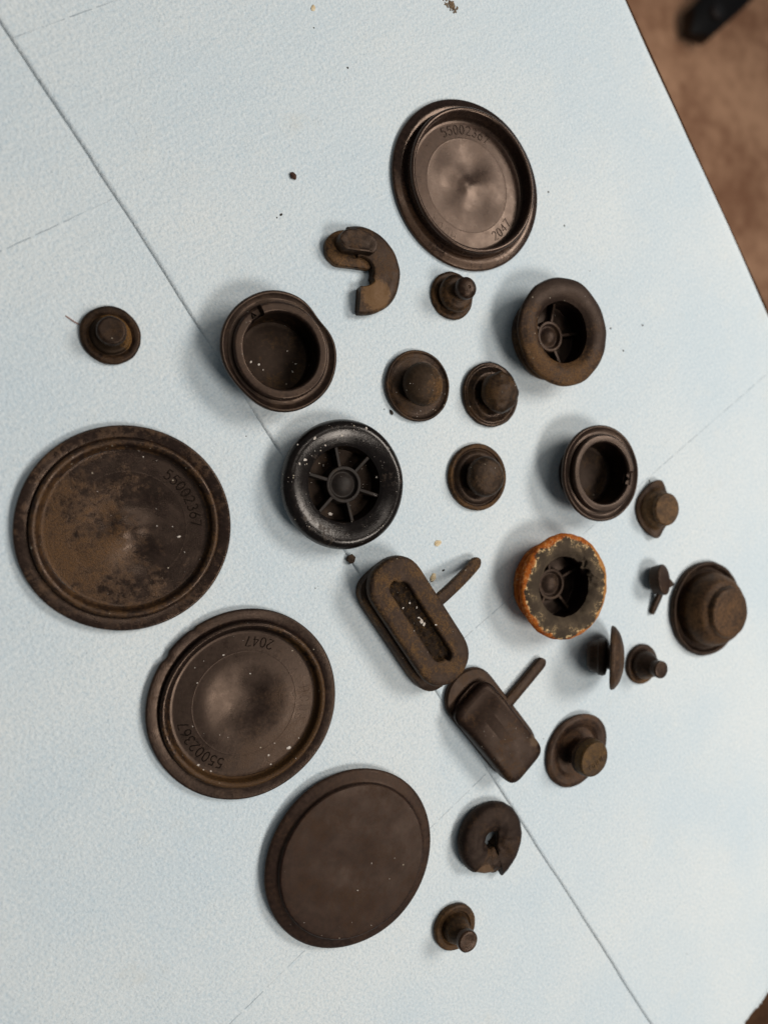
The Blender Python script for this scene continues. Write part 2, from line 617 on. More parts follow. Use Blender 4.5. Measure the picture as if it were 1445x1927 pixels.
lp = paper_mat('blue_paper_lower', (-71.2, 176.6), 0.37)
rp = paper_mat('blue_paper_upper', (-121.5, 124.3), 1.91)
towel_l = thing('paper_towel', 'lower sheet of pale blue paper towel lying under the three large discs on the left', 'paper towel', (0, 0, 0), group='paper towels on the bench')
sheet('sheet', rng(-185, 74, 3.0), rng(-330, 397, 3.0), left_z, lp, towel_l)
towel_r = thing('paper_towel', 'upper pale blue paper towel sheet reaching over the far bench edge', 'paper towel', (0, 0, 0), group='paper towels on the bench')
TORN_V = 386.5
sheet('sheet', rng(SEAM_U, SEAM_U + 24, 1.5)[:-1] + rng(SEAM_U + 24, 345, 3.0), rng(-367, TORN_V, 3.0), right_z, rp, towel_r, drape=True)
# torn fringe
random.seed(5)
verts, faces = [], []
us = rng(SEAM_U, 322, .45)
for k, u in enumerate(us):
    j = 1.3 + 1.5 * nz(u, 0, 0, 6, 9) + 1.0 * nz(u, 0, 0, 1.6, 3) + random.uniform(-.5, .7)
    for f in (0, .5, 1):
        vv = TORN_V - .6 + f * (max(.3, j) + .6)
        x, y = xy(u, vv)
        verts.append((x, y, right_z(u, vv) + .03 - .25 * f * f + .3 * f * nz(u, vv, 0, 2.5, 7)))
for k in range(len(us) - 1):
    for f in (0, 1):
        a = k * 3 + f
        faces.append((a, a + 1, a + 4, a + 3))
mesh_obj('torn_edge', verts, faces, rp, towel_r, angle=80)

# dark steel leg far below on the floor
black_metal = plain('black_paint', (.003, .002, .002), (.006, .004, .004), 30, .6, spec=.3)
steel = plain('dull_steel', (.05, .045, .045), (.08, .07, .07), 90, .5)
steel.node_tree.nodes['Principled BSDF'].inputs['Metallic'].default_value = .8
leg_dir = math.atan2(1166 - 1040, 1238 - 1128)
foot = thing('metal_leg', 'dark blurred metal leg on the brown floor beyond the bench edge', 'metal leg', (1146, 1056, FLOOR_Z), (0, 0, leg_dir))
ribbon('leg_bar', [(560, 0, 110), (300, 0, 90), (120, 0, 66), (0, 0, 42), (-20, 0, 30)], 84, 46, black_metal, foot)
lathe('bolt_head', [(0, 0), (16, 0), (16, 10, 4), (0, 14)], steel, foot, seg=24, fil=2, maxlen=20).location = (.030, -.004, .070)


def base_z(x, y):
    u, v = uv(x, y)
    return .37 if u > SEAM_U - 2 else .14


# ------------------------------------------------------------------ large disc plugs
def wavy(seed, R, amp_r=.25, amp_z=.35, s=16.0, floor_amp=0.0, floor_r=0.0, extra=None, lobes=None):
    def f(x, y, z):
        r = math.hypot(x, y)
        a = math.atan2(y, x)
        k = min(1.0, r / R)
        dr = amp_r * nz(math.cos(a) * 20, math.sin(a) * 20, seed * 10, s, seed) * k
        q = (r + dr) / r if r > 1e-6 else 1
        dz = amp_z * nz(math.cos(a) * 22, math.sin(a) * 22, seed * 5, s, seed + 2) * max(0, (k - .6) / .4)
        if floor_amp and r < floor_r:
            g = min(1, (floor_r - r) / 4)
            dz += g * floor_amp * (nz(x, y, 0, 8.5, seed + 4) + .5 * nz(x, y, 0, 4.5, seed + 5))
        if lobes and r < floor_r:
            g = math.sin(math.pi * min(1, r / floor_r)) ** 1.5
            for m_, ph, am in lobes:
                dz += am * g * math.sin(m_ * a + ph)
        p = (x * q, y * q, z + dz)
        return extra(*p) if extra else p
    return f


def big_disc(name, label, loc, rotz, mats, seed, texts, flange_extra=None, dish=((10, 1.0), (4, .7), (0, 1.0)), lip_h=6.2, amp=(.25, .35), lobes=None, rip=.10, dr=0.0):
    t = thing(name, label, 'rubber plug', (loc[0], loc[1], base_z(*loc)), (0, 0, 0))
    df = wavy(seed, 32.5, amp[0], amp[1], extra=flange_extra)
    up = dr * .9                                   # low-lipped discs have their flange edge curled up a little
    lathe('flange', [(25.0, .3), (29.5, .05), (32.0, .35 + up), (32.6, 1.1 + up), (32.2, 1.9 + up, .8), (29.6 + dr * .5, 2.6, 1.2), (28.1 + dr * .9, 2.4), (27.2 + dr, 2.1)], mats[0], t, seg=160, deform=df)
    lathe('lip', [(27.2 + dr, 2.1), (27.0 + dr, 2.5, .3), (27.3 + dr, lip_h - 1.2, .6), (27.1 + dr, lip_h - .35, .5), (26.3 + dr, lip_h, .6), (25.4 + dr * .8, lip_h - .4, .6), (24.9 + dr * .6, 2.0), (24.4 + dr * .5, 1.55)], mats[1], t, seg=160, deform=df)
    ff = wavy(seed, 32.5, 0.0, 0.0, floor_amp=rip, floor_r=17.2, lobes=lobes)
    fl = [(24.4 + dr * .5, 1.55), (23.8 + dr * .4, 1.4, .3), (18.1, 1.42), (17.9, 1.44, .1), (17.7, 1.41)] + [(a_, b_, 2.2) for a_, b_ in dish[:-1]] + [dish[-1]]
    lathe('face', fl, mats[2], t, seg=144, deform=ff, maxlen=.9)
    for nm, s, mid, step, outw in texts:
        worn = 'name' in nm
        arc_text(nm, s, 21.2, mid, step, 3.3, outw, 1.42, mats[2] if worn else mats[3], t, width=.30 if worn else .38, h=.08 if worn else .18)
    lathe('underside', [(0, .0), (25.0, .3)], mats[0], t, seg=64)
    return t


letter = rubber('lettering_rubber', base=(.010, .008, .007), amt=.1, rough=.95, seed=9, spec=.15)  # blacker than the faces: edge shading of the raised characters put into colour
rA = rubber('disc_rubber_dirty', spec=.42, base=(.034, .024, .021), dust=(.075, .048, .026), amt=.7, lo=.45, hi=.66, rough=.40, seed=1, big=95, specks=.03)
rAl = rubber('disc_rubber_muddy_lip', spec=.42, base=(.034, .024, .020), dust=(.088, .055, .026), amt=.9, lo=.38, hi=.64, rough=.46, seed=2.2, big=140, specks=.04)
rAf = rubber('disc_face_mud', spec=.5, base=(.032, .023, .020), dust=(.098, .060, .027), amt=.9, lo=.38, hi=.68, rough=.42, seed=3.4, bias=(-6.0, -2.5, 0, -.03), big=85, specks=.045, bump=.6)
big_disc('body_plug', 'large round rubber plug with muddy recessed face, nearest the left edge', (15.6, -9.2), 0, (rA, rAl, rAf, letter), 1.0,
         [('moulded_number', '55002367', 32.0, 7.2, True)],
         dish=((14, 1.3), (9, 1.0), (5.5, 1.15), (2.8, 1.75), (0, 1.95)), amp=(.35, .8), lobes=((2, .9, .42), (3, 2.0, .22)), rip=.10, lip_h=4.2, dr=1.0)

rB = rubber('disc_rubber_plain', spec=.26, base=(.034, .024, .021), dust=(.060, .041, .028), amt=.55, lo=.45, hi=.7, rough=.45, seed=4, specks=.02)
rBl = rubber('disc_rubber_oily_lip', spec=.34, base=(.030, .021, .017), dust=(.072, .044, .018), amt=.9, lo=.40, hi=.56, rough=.42, seed=5.1, specks=.05, bias=(4, -6, 0, 0))
rBf = rubber('disc_face_clean', spec=.32, base=(.036, .026, .022), dust=(.058, .038, .024), amt=.5, lo=.46, hi=.74, rough=.46, drough=.5, seed=6.3, specks=.025, bump=.25, bias=(6, -6, 0, 0))


def b_nick(x, y, z):
    a = math.degrees(math.atan2(y, x))
    r = math.hypot(x, y)
    for a0_, wd, dp in ((148, 3.6, .8), (126, 1.6, .45)):
        d = abs(a - a0_) / wd
        if d < 1 and r > 28:
            k = (1 - d * d) * dp * (r - 28) / 4.5
            q = (r - k) / r
            x, y, z = x * q, y * q, z - k * .4
    return x, y, z


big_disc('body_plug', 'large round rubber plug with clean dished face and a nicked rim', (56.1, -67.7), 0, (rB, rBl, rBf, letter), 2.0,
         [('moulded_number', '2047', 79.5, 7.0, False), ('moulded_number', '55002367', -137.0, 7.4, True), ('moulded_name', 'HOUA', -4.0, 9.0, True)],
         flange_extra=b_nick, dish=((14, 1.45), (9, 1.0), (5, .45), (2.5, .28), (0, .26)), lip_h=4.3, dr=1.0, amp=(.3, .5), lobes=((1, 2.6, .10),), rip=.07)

rD = rubber('disc_rubber_glossy', spec=.42, base=(.042, .029, .025), dust=(.075, .047, .028), amt=.45, lo=.5, hi=.72, rough=.33, seed=7, bump=.22, bias=(-3, -6, 0, 0))
rDl = rubber('disc_rubber_glossy_lip', spec=.42, base=(.060, .043, .036), dust=(.060, .040, .026), amt=.4, rough=.38, seed=8, bump=.22)
letter_d = rubber('lettering_rubber_shiny', base=(.040, .028, .023), amt=.1, rough=.6, seed=9.5)  # a little darker than its face, edge shading of the digits painted in
rDf = rubber('disc_face_glossy', base=(.070, .050, .042), dust=(.065, .043, .030), amt=.3, rough=.45, drough=.5, seed=8.7, bump=.10, spec=.42)
big_disc('body_plug', 'large round rubber plug with shiny rippled face, alone at the upper right', (133.0, 128.0), 0, (rD, rDl, rDf, letter_d), 3.0,
         [('moulded_number', '2047', -40.0, 7.3, False), ('moulded_number', '55002367', 97.0, 7.6, True), ('moulded_name', 'HOUA', -118.0, 9.0, True)],
         dish=((14, 1.25), (8, 1.0), (4, 1.1), (1.6, 1.42), (0, 1.45)), lip_h=7.0, amp=(.2, .3), lobes=((3, .6, .20), (2, 1.9, .11)), rip=.04)

# face-up disc
rC = rubber('disc_rubber_matt', base=(.052, .035, .029), dust=(.052, .034, .024), amt=.6, lo=.4, hi=.7, rough=.58, drough=.75, seed=11, bump=.18, specks=.012)
rCf = rubber('disc_top_matt', spec=.17, base=(.042, .026, .021), dust=(.049, .033, .025), amt=.7, lo=.4, hi=.7, rough=.55, drough=.72, seed=12, bump=.15, specks=.012, big=60)
t = thing('body_plug', 'large smooth rubber disc lying with its plain brown top facing up', 'rubber plug', (97.7, -126.6, base_z(97.7, -126.6)))
df = wavy(4.0, 32.5, .25, .4)
lathe('lip', [(24.5, 3.2), (24.8, .4), (25.6, 0), (27, .4), (27, 3.4)], rC, t, seg=96)
lathe('flange', [(27, 3.4), (31.6, 2.3), (32.4, 2.7), (32.5, 3.3), (31.8, 3.9, .6), (29.0, 4.6, .8), (28.0, 5.0, .5), (27.8, 5.9)], rC, t, seg=160, deform=df)
lathe('top', [(27.8, 5.9), (27.4, 6.25, .3), (24, 6.2), (10, 5.9, 2), (3, 5.6, 2), (0, 5.6)], rCf, t, seg=128, deform=wavy(4.0, 32.5, .0, .0, floor_amp=.10, floor_r=24))
lathe('underside', [(0, 4.0), (24.5, 3.2)], rC, t, seg=48)


# ------------------------------------------------------------------ cup plugs
def cup(label, loc, mats, seed, notch_deg, h, extra=None, crumbs=None):
    t = thing('cup_plug', label, 'rubber plug', (loc[0], loc[1], base_z(*loc)))
    df = wavy(seed, 20, .3, .5, 13, extra=extra)
    lathe('cup_wall', [(0, 0), (12.6, 0), (13.4, .8, .8), (14.0, h - 5), (14.6, h - 3.0)], mats[0], t, deform=df)
    lathe('flange', [(14.6, h - 3.0), (18.8, h - 3.0), (19.9, h - 2.2, .7), (20.0, h - 1.0, .8), (19.2, h - .35, .6), (18.4, h - 1.0, .4), (17.2, h - 1.7, .5), (16.2, h - 1.4)], mats[0], t, seg=128, deform=df)

    def nt_(x, y, z):
        r = math.hypot(x, y)
        a = (math.degrees(math.atan2(y, x)) - notch_deg + 180) % 360 - 180
        k = max(0.0, min(1.0, (11.5 - abs(a)) / 1.6))
        if z > h - 2.4: z -= k * min(3.4, z - (h - 2.4)) * .72
        return df(x, y, z)
    lathe('lip', [(16.2, h - 1.4), (16.1, h + .5, .4), (15.5, h + 1.2, .4), (13.0, h + 1.2, .5), (12.6, h + .2)], mats[1], t, seg=144, deform=nt_)
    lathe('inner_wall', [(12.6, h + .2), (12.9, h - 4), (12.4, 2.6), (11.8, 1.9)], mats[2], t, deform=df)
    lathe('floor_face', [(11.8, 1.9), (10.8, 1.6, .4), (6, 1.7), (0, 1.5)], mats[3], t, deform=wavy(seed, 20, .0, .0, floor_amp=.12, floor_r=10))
    a = math.radians(notch_deg)
    c = Vector((math.cos(a), math.sin(a))) * 14.2
    e = Vector((-c.y, c.x)).normalized()
    f_ = c.normalized()
    tri = [tuple(c + e * .75 - f_ * .5), tuple(c + f_ * .9), tuple(c - e * .75 - f_ * .5), tuple(c + e * .75 - f_ * .5)]
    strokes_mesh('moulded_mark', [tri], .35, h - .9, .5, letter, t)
    return t


rE = rubber('cup_rubber', spec=.42, base=(.030, .022, .019), dust=(.048, .033, .022), amt=.6, lo=.42, hi=.7, rough=.5, seed=14, specks=.02, bump=.35)
rEl = rubber('cup_lip_rubber', spec=.42, base=(.038, .027, .023), dust=(.052, .036, .026), amt=.6, lo=.4, hi=.7, rough=.48, seed=15, specks=.02, bump=.25)
rEi = rubber('cup_inner_rubber', base=(.020, .015, .012), dust=(.055, .035, .017), amt=.6, lo=.46, hi=.66, rough=.55, seed=16, specks=.03)  # darker than the outer rubber: shade on the inner wall put into colour
rEf = rubber('cup_floor_rubber', base=(.028, .021, .017), dust=(.058, .040, .022), amt=.8, lo=.46, hi=.64, rough=.8, seed=17, specks=.05)  # gritty floor, its tones lowered to paint in the shade of the cup


def e_bend(x, y, z):
    # flange sags on the upper right, is squeezed on the lower left
    a = math.degrees(math.atan2(y, x))
    r = math.hypot(x, y)
    if r > 15.5:
        k = (r - 15.5) / 4.5
        z -= 1.6 * k * math.exp(-((a - 47) / 28) ** 2)
        z += .9 * k * math.exp(-((a - 95) / 30) ** 2)
        for a0_, wd, dp in ((45, 17, 1.3), (-128, 20, 1.1), (-150, 14, .4)):
            q = 1 - dp * k * math.exp(-((a - a0_) / wd) ** 2) / r
            x, y = x * q, y * q
    return x, y, z


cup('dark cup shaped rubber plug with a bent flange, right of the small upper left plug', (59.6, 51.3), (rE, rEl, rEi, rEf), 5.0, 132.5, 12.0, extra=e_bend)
rN = rubber('cup_rubber_brown', spec=.42, base=(.036, .026, .022), dust=(.055, .038, .026), amt=.6, lo=.42, hi=.7, rough=.5, seed=18, bump=.25)
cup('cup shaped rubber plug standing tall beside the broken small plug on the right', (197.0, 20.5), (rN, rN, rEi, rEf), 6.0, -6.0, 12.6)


# ------------------------------------------------------------------ spoked grommets
def spoked(label, loc, mats, seed, prof_low, prof_top, well, hub_z, angs, hub_r=6.8, extra=None, well_r=13.2, name='spoked_plug', floor_z=2.0, hub_dome=.0):
    t = thing(name, label, 'rubber plug', (loc[0], loc[1], base_z(*loc)))
    df = wavy(seed, 22, .35, .35, 13, extra=extra)
    lathe('base', prof_low, mats[0], t, deform=df)
    lathe('rim', [prof_low[-1]] + prof_top, mats[1], t, seg=144, deform=df, fil=1.6)
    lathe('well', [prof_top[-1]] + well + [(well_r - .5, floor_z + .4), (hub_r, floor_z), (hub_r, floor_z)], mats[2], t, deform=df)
    hr = hub_r
    lathe('hub', [(hr + .4, floor_z - .1), (hr, hub_z - .5), (hr - .2, hub_z, .3), (hr - 1.3, hub_z, .3), (hr - 1.6, hub_z - .9), (hr - 2.2, hub_z - 1.6, .5), (hr - 4.2, hub_z - 1.0 + hub_dome, 1.5), (0, hub_z - .6 + hub_dome)], mats[3], t, seg=64, deform=wavy(seed, 22, 0, 0))
    for a in angs:
        ar = math.radians(a)
        rm = (hr + well_r) / 2 - .1
        L = well_r - hr + .6

        def slope(x, y, z, ar=ar):
            r = x * math.cos(ar) + y * math.sin(ar)
            k = (r - hr) / (well_r - hr)
            return x, y, z + (.6 * k if z > hub_z - 1.2 else 0)
        box('spoke', (rm * math.cos(ar), rm * math.sin(ar), (floor_z + hub_z) / 2 - .2), (L, 1.35, hub_z - floor_z + .2), mats[3], t, rotz=ar, deform=slope)
    return t


rI = rubber('glossy_black_rubber', base=(.015, .012, .011), dust=(.045, .031, .020), amt=.6, lo=.54, hi=.68, rough=.36, drough=.75, seed=20, specks=.12, bump=.6, big=90, spec=.36, tint=False)
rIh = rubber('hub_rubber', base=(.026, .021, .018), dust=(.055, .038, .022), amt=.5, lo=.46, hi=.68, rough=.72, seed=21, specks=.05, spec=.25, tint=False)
rIw = rubber('well_rubber', base=(.013, .010, .008), dust=(.045, .029, .015), amt=.6, lo=.5, hi=.66, rough=.7, seed=22, specks=.06, spec=.2)  # darker and duller than the rim, standing in for shade inside the well
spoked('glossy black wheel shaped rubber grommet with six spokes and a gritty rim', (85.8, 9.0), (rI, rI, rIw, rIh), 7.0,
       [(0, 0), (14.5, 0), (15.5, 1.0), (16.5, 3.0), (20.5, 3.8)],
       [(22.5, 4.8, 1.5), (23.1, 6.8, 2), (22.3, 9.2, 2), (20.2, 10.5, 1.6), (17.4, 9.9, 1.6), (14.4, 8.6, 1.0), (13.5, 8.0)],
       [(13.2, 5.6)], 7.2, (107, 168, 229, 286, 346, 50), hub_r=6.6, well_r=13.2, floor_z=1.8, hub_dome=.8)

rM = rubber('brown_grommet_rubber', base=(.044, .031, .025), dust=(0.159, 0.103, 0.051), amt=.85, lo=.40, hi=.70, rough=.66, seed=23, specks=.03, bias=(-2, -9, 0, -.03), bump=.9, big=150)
rMw = rubber('grommet_well_rubber', base=(.020, .014, .012), dust=(.050, .033, .018), amt=.5, lo=.5, hi=.7, rough=.6, seed=24)  # darker copy of the grommet rubber with the well's shade painted in
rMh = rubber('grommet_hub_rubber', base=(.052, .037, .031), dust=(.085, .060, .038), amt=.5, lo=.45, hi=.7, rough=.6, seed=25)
def lumpy_m(x, y, z):
    return x + .4 * nz(x, y, z, 7, 41), y + .4 * nz(x, y, z, 7, 42), z + .45 * nz(x, y, z, 8, 43)


LOWM = [(0, 0), (15.5, 0), (17.5, 1.2, 1), (18.2, 4.0), (16.6, 6.6), (17.8, 9.2)]
TOPM = [(20.6, 10.0, .8), (21.7, 11.3, .9), (21.0, 12.8, 1.2), (17.6, 13.8, 2.0), (14.4, 13.4, 1.4), (12.3, 11.6, 1.2)]
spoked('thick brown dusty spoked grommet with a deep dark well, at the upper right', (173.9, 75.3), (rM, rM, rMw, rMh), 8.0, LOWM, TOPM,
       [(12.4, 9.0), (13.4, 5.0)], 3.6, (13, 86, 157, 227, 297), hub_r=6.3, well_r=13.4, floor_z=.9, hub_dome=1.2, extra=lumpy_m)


def p_crust(x, y, z):
    a = math.degrees(math.atan2(y, x))
    r = math.hypot(x, y)
    k = math.exp(-((a - 38) / 34) ** 2)
    if z > 8 and r < 17.5 and k > .02:                     # rotten, crumbling inner lip on one side
        n_ = nz(x, y, z, 2.6, 31) + .6 * nz(x, y, z, 1.2, 32)
        q = 1 + k * 2.1 * n_ / r
        x, y, z = x * q, y * q, z + k * 1.0 * nz(x, y, z, 2.2, 33)
    n2_ = nz(x, y, z, 3.2, 34)
    q = 1 + .28 * n2_ / max(r, 4)
    return x * q, y * q, z + .25 * nz(x, y, z, 2.4, 35)


rP = painted_rim('orange_painted_rubber', 22.1, 4.2)
rPh = rubber('painted_grommet_hub', base=(.058, .043, .035), dust=(.105, .078, .052), amt=.6, lo=.4, hi=.7, rough=.65, seed=27)
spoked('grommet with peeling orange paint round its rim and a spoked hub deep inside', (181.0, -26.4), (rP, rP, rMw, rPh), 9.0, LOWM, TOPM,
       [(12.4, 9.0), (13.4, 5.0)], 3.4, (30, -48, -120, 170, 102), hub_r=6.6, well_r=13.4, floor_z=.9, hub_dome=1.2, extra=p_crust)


# ------------------------------------------------------------------ domed plugs
def lumpy(seed, amp, s, zmin=0.0, base=None):
    def f(x, y, z):
        if base: x, y, z = base(x, y, z)
        k = 1.0 if z > zmin else .25
        return (x + amp * k * nz(x, y, z, s, seed), y + amp * k * nz(x, y, z, s, seed + 1), z + amp * .6 * k * nz(x, y, z, s, seed + 2))
    return f


def lean(dx, dy, z0, z1):
    def f(x, y, z):
        k = max(0.0, min(1.0, (z - z0) / (z1 - z0)))
        k = k * k * (3 - 2 * k)
        return x + dx * k, y + dy * k, z
    return f


def plug(name, label, loc, parts, seed, amp=.15, s=5.0, zmin=0.0, extra=None, seg=80, rot=(0, 0, 0), fil=.35):
    t = thing(name, label, 'rubber plug', (loc[0], loc[1], base_z(*loc)), rot)
    df = lumpy(seed, amp, s, zmin, extra)
    prev = None
    for nm, pts, mat in parts:
        pts = ([prev] if prev else []) + pts
        lathe(nm, pts, mat, t, seg=seg, deform=df, fil=fil, maxlen=.8)
        prev = pts[-1][:2]
    return t


rJ = rubber('plug_rubber_j', base=(.034, .025, .020), dust=(0.105, 0.070, 0.041), amt=.6, lo=.42, hi=.66, rough=.55, seed=30, specks=.03)
rJd = rubber('plug_dome_j', base=(.050, .036, .022), dust=(0.149, 0.097, 0.049), amt=.85, lo=.40, hi=.66, rough=.75, seed=31, specks=.05, bias=(22, 0, 0, -.02), bump=.9)  # real dust, but its lean to the lamp side paints in lamp light
plug('domed_plug', 'domed rubber plug with a wide dished flange, left of the lumpy one', (115.6, 48.2), [
    ('flange', [(0, 0), (12.7, 0), (13.4, .5), (13.5, 1.9, .5), (12.8, 2.4, .4), (12.1, 1.7, .4), (10.6, 1.2, .6), (8.0, 1.5, .6), (5.6, 2.0)], rJ),
    ('neck', [(5.4, 4.0)], rJ),
    ('dome', [(7.8, 4.6, .5), (8.3, 5.6, .8), (7.8, 7.0, 1), (6.2, 8.6, 1.5), (3.2, 9.9, 1.5), (0, 10.4)], rJd)], 40, .14)
rK = rubber('plug_rubber_k', base=(.034, .025, .020), dust=(0.084, 0.057, 0.034), amt=.7, lo=.40, hi=.66, rough=.42, seed=32, specks=.02)
rKd = rubber('plug_dome_k', base=(.036, .025, .016), dust=(0.092, 0.061, 0.032), amt=.8, lo=.38, hi=.66, rough=.6, seed=33, specks=.05, bump=.8)
plug('domed_plug', 'domed rubber plug with a rough lumpy head and stepped flange', (148.2, 48.7), [
    ('flange', [(0, 0), (12.2, 0), (12.9, .5), (12.9, 1.5, .5), (12.2, 2.0, .4), (11.0, 1.4, .5), (9.6, 2.4, .6), (8.6, 3.0, .6), (6.4, 2.6, .5), (5.4, 2.6)], rK),
    ('neck', [(5.2, 5.2)], rK),
    ('dome', [(7.4, 6.0, .6), (8.0, 7.4, .8), (7.6, 9.0, 1), (6.0, 10.6, 1.5), (3.0, 11.8, 1.5), (0, 12.2)], rKd)], 41, .85, 3.4, 5.0)
rL = rubber('plug_rubber_l', base=(.034, .024, .019), dust=(.058, .039, .023), amt=.6, lo=.42, hi=.66, rough=.55, seed=34)
rLr = rubber('plug_tan_rim_l', base=(.055, .036, .019), dust=(0.135, 0.084, 0.041), amt=.8, lo=.35, hi=.65, rough=.7, seed=35)
rLd = rubber('plug_dome_l', base=(.040, .030, .022), dust=(0.108, 0.078, 0.051), amt=.75, lo=.40, hi=.68, rough=.62, seed=36, specks=.05, bump=.8)
plug('domed_plug', 'domed rubber plug with a tan rimmed flange, lowest of the three domed plugs', (144.0, 15.6), [
    ('rim', [(0, 0), (12.5, 0), (13.2, .5), (13.3, 1.6, .5), (12.5, 2.3, .4), (11.5, 2.0)], rLr),
    ('flange', [(11.0, 1.3, .4), (10.2, 2.0, .5), (9.0, 2.5, .5), (7.0, 2.0, .5), (5.4, 2.0)], rL),
    ('neck', [(5.2, 4.4)], rL),
    ('dome', [(7.5, 5.2, .5), (8.0, 6.4, .8), (7.8, 8.0, .9), (6.4, 9.8, 1.0), (3.0, 10.8, 1.2), (0, 11.2)], rLd)], 42, .22, 3.4, 4.0)

# ------------------------------------------------------------------ small two-tier plugs
rF = rubber('small_plug_f', base=(.028, .020, .016), dust=(.060, .040, .024), amt=.7, lo=.40, hi=.64, rough=.55, seed=37, specks=.04)
rFr = rubber('small_plug_f_ring', base=(.034, .024, .014), dust=(0.155, 0.095, 0.032), amt=.95, lo=.40, hi=.60, rough=.7, seed=38, bias=(30, 30, 0, -.06))
plug('button_plug', 'small round rubber plug with a stubby knob, alone at the left by a loose fibre', (7.6, 51.1), [
    ('flange', [(0, 0), (8.6, 0), (9.1, .4), (9.1, 1.3, .4), (8.4, 1.9, .4), (7.2, 1.8, .4), (6.3, 1.2)], rF),
    ('ring', [(6.0, 1.3), (5.9, 2.2, .4), (5.2, 2.6, .4), (3.4, 2.4)], rFr),
    ('neck', [(3.2, 4.6)], rF),
    ('knob', [(4.2, 5.2, .4), (4.5, 6.4, .5), (4.3, 8.2, .5), (3.6, 8.7, .4), (1.0, 8.6), (0, 8.5)], rF)], 43, .18, 3.0)
rH = rubber('small_plug_h', base=(.042, .029, .020), dust=(0.128, 0.081, 0.041), amt=.75, lo=.38, hi=.62, rough=.62, seed=39)
rHk = rubber('small_plug_h_knob', base=(.044, .029, .022), dust=(.072, .046, .030), amt=.6, lo=.42, hi=.66, rough=.5, seed=40)
plug('button_plug', 'small rusty brown rubber plug with a round ball knob, under the shiny disc', (128.6, 84.7), [
    ('flange', [(0, 0), (8.7, 0), (9.2, .4), (9.2, 1.3, .5), (8.4, 1.8, .4), (6.8, 1.6, .4), (5.2, 1.6)], rH),
    ('collar', [(5.6, 2.6), (7.0, 3.3, .4), (7.0, 5.2, .6), (5.8, 6.6, .8), (3.8, 6.8, .6), (3.0, 7.4)], rH),
    ('knob', [(2.9, 8.4), (3.9, 9.4, .5), (4.2, 11.0, .8), (3.9, 12.6, .9), (2.4, 13.6, .8), (.6, 13.8, .3), (.35, 13.5, .1), (0, 13.5)], rHk)], 44, .14, 3.0)
rV = rubber('small_plug_v', base=(.046, .032, .024), dust=(0.142, 0.089, 0.038), amt=.75, lo=.42, hi=.64, rough=.6, seed=41, bias=(0, -25, 0, -.02))
plug('button_plug', 'small brown cone shaped rubber plug with a flat tip, below the large button plug', (235.0, -62.5), [
    ('flange', [(0, 0), (8.5, 0), (9.0, .4), (9.0, 1.4, .5), (8.2, 2.0, .4), (6.6, 1.6)], rV),
    ('cone', [(6.4, 2.4, .5), (6.2, 4.2, .6), (4.6, 7.2, .8), (3.4, 8.8)], rV),
    ('knob', [(3.3, 9.6), (3.8, 10.2, .3), (3.9, 12.2, .4), (3.3, 12.6, .3), (0, 12.6)], rHk)], 45, .14, 3.0)
rY = rubber('small_plug_y', base=(.054, .036, .021), dust=(0.135, 0.086, 0.041), amt=.75, lo=.36, hi=.64, rough=.65, seed=42)
rYk = rubber('small_plug_y_knob', base=(.060, .037, .026), dust=(.080, .052, .036), amt=.5, rough=.45, seed=43)
plug('button_plug', 'small tan rubber plug with a leaning knob, alone near the bottom edge', (144.0, -162.3), [
    ('flange', [(0, 0), (8.6, 0), (9.1, .5), (9.1, 1.9, .5), (8.4, 2.5, .4), (6.7, 2.3)], rY),
    ('cone', [(6.0, 1.5), (5.6, 2.6, .5), (5.0, 5.0, .6), (3.2, 7.4, .6), (2.8, 8.0)], rY),
    ('knob', [(3.6, 8.6, .4), (4.2, 9.4, .4), (4.2, 11.4, .4), (3.7, 11.9, .3), (0, 11.8)], rYk)], 46, .16, 3.0)

# ------------------------------------------------------------------ larger stemmed plugs
rT = rubber('button_rubber', base=(.028, .019, .015), dust=(.062, .042, .027), amt=.6, lo=.4, hi=.66, rough=.6, seed=44, specks=.05)
rTd = rubber('button_dome', base=(.066, .044, .028), dust=(0.155, 0.100, 0.057), amt=.85, lo=.32, hi=.66, rough=.68, seed=45)
plug('button_plug', 'large button shaped rubber plug with a broad stepped tan crown, farthest right', (273.0, -37.8), [
    ('flange', [(0, 0), (21.4, 0), (22.2, .6), (22.3, 2.2, .7), (21.5, 3.2, .6), (20.4, 2.8, .5), (19.4, 1.2, .4), (17.0, 1.0)], rT),
    ('shoulder', [(17.2, 3.0, .5), (17.2, 6.0, 1.2), (16.0, 9.0, 1.8), (14.4, 11.4, 1.2), (12.6, 12.4)], rTd),
    ('crown', [(11.8, 12.8, .6), (11.4, 14.6, .7), (10.4, 15.2, .6), (5, 15.3), (0, 15.2)], rTd)], 47, .3, 5.0, seg=96)

rW = rubber('slotted_plug_flange', base=(.050, .033, .026), dust=(0.119, 0.076, 0.049), amt=.7, lo=.4, hi=.66, rough=.6, seed=46)
rWk = rubber('slotted_plug_knob', base=(.058, .042, .022), dust=(0.149, 0.103, 0.046), amt=.85, lo=.34, hi=.64, rough=.66, seed=47)


def w_bend(x, y, z):
    # elongated flange, its far side curled up
    u_ = x * .64 + y * .77
    v_ = -x * .77 + y * .64
    u_ *= 1.07
    v_ *= .93
    x, y = u_ * .64 - v_ * .77, u_ * .77 + v_ * .64
    r = math.hypot(x, y)
    if r > 7 and z < 5:
        z += 1.6 * max(0, (r - 7) / 8) ** 2 * max(0, (x * .64 + y * .77) / r)
    return x, y, z


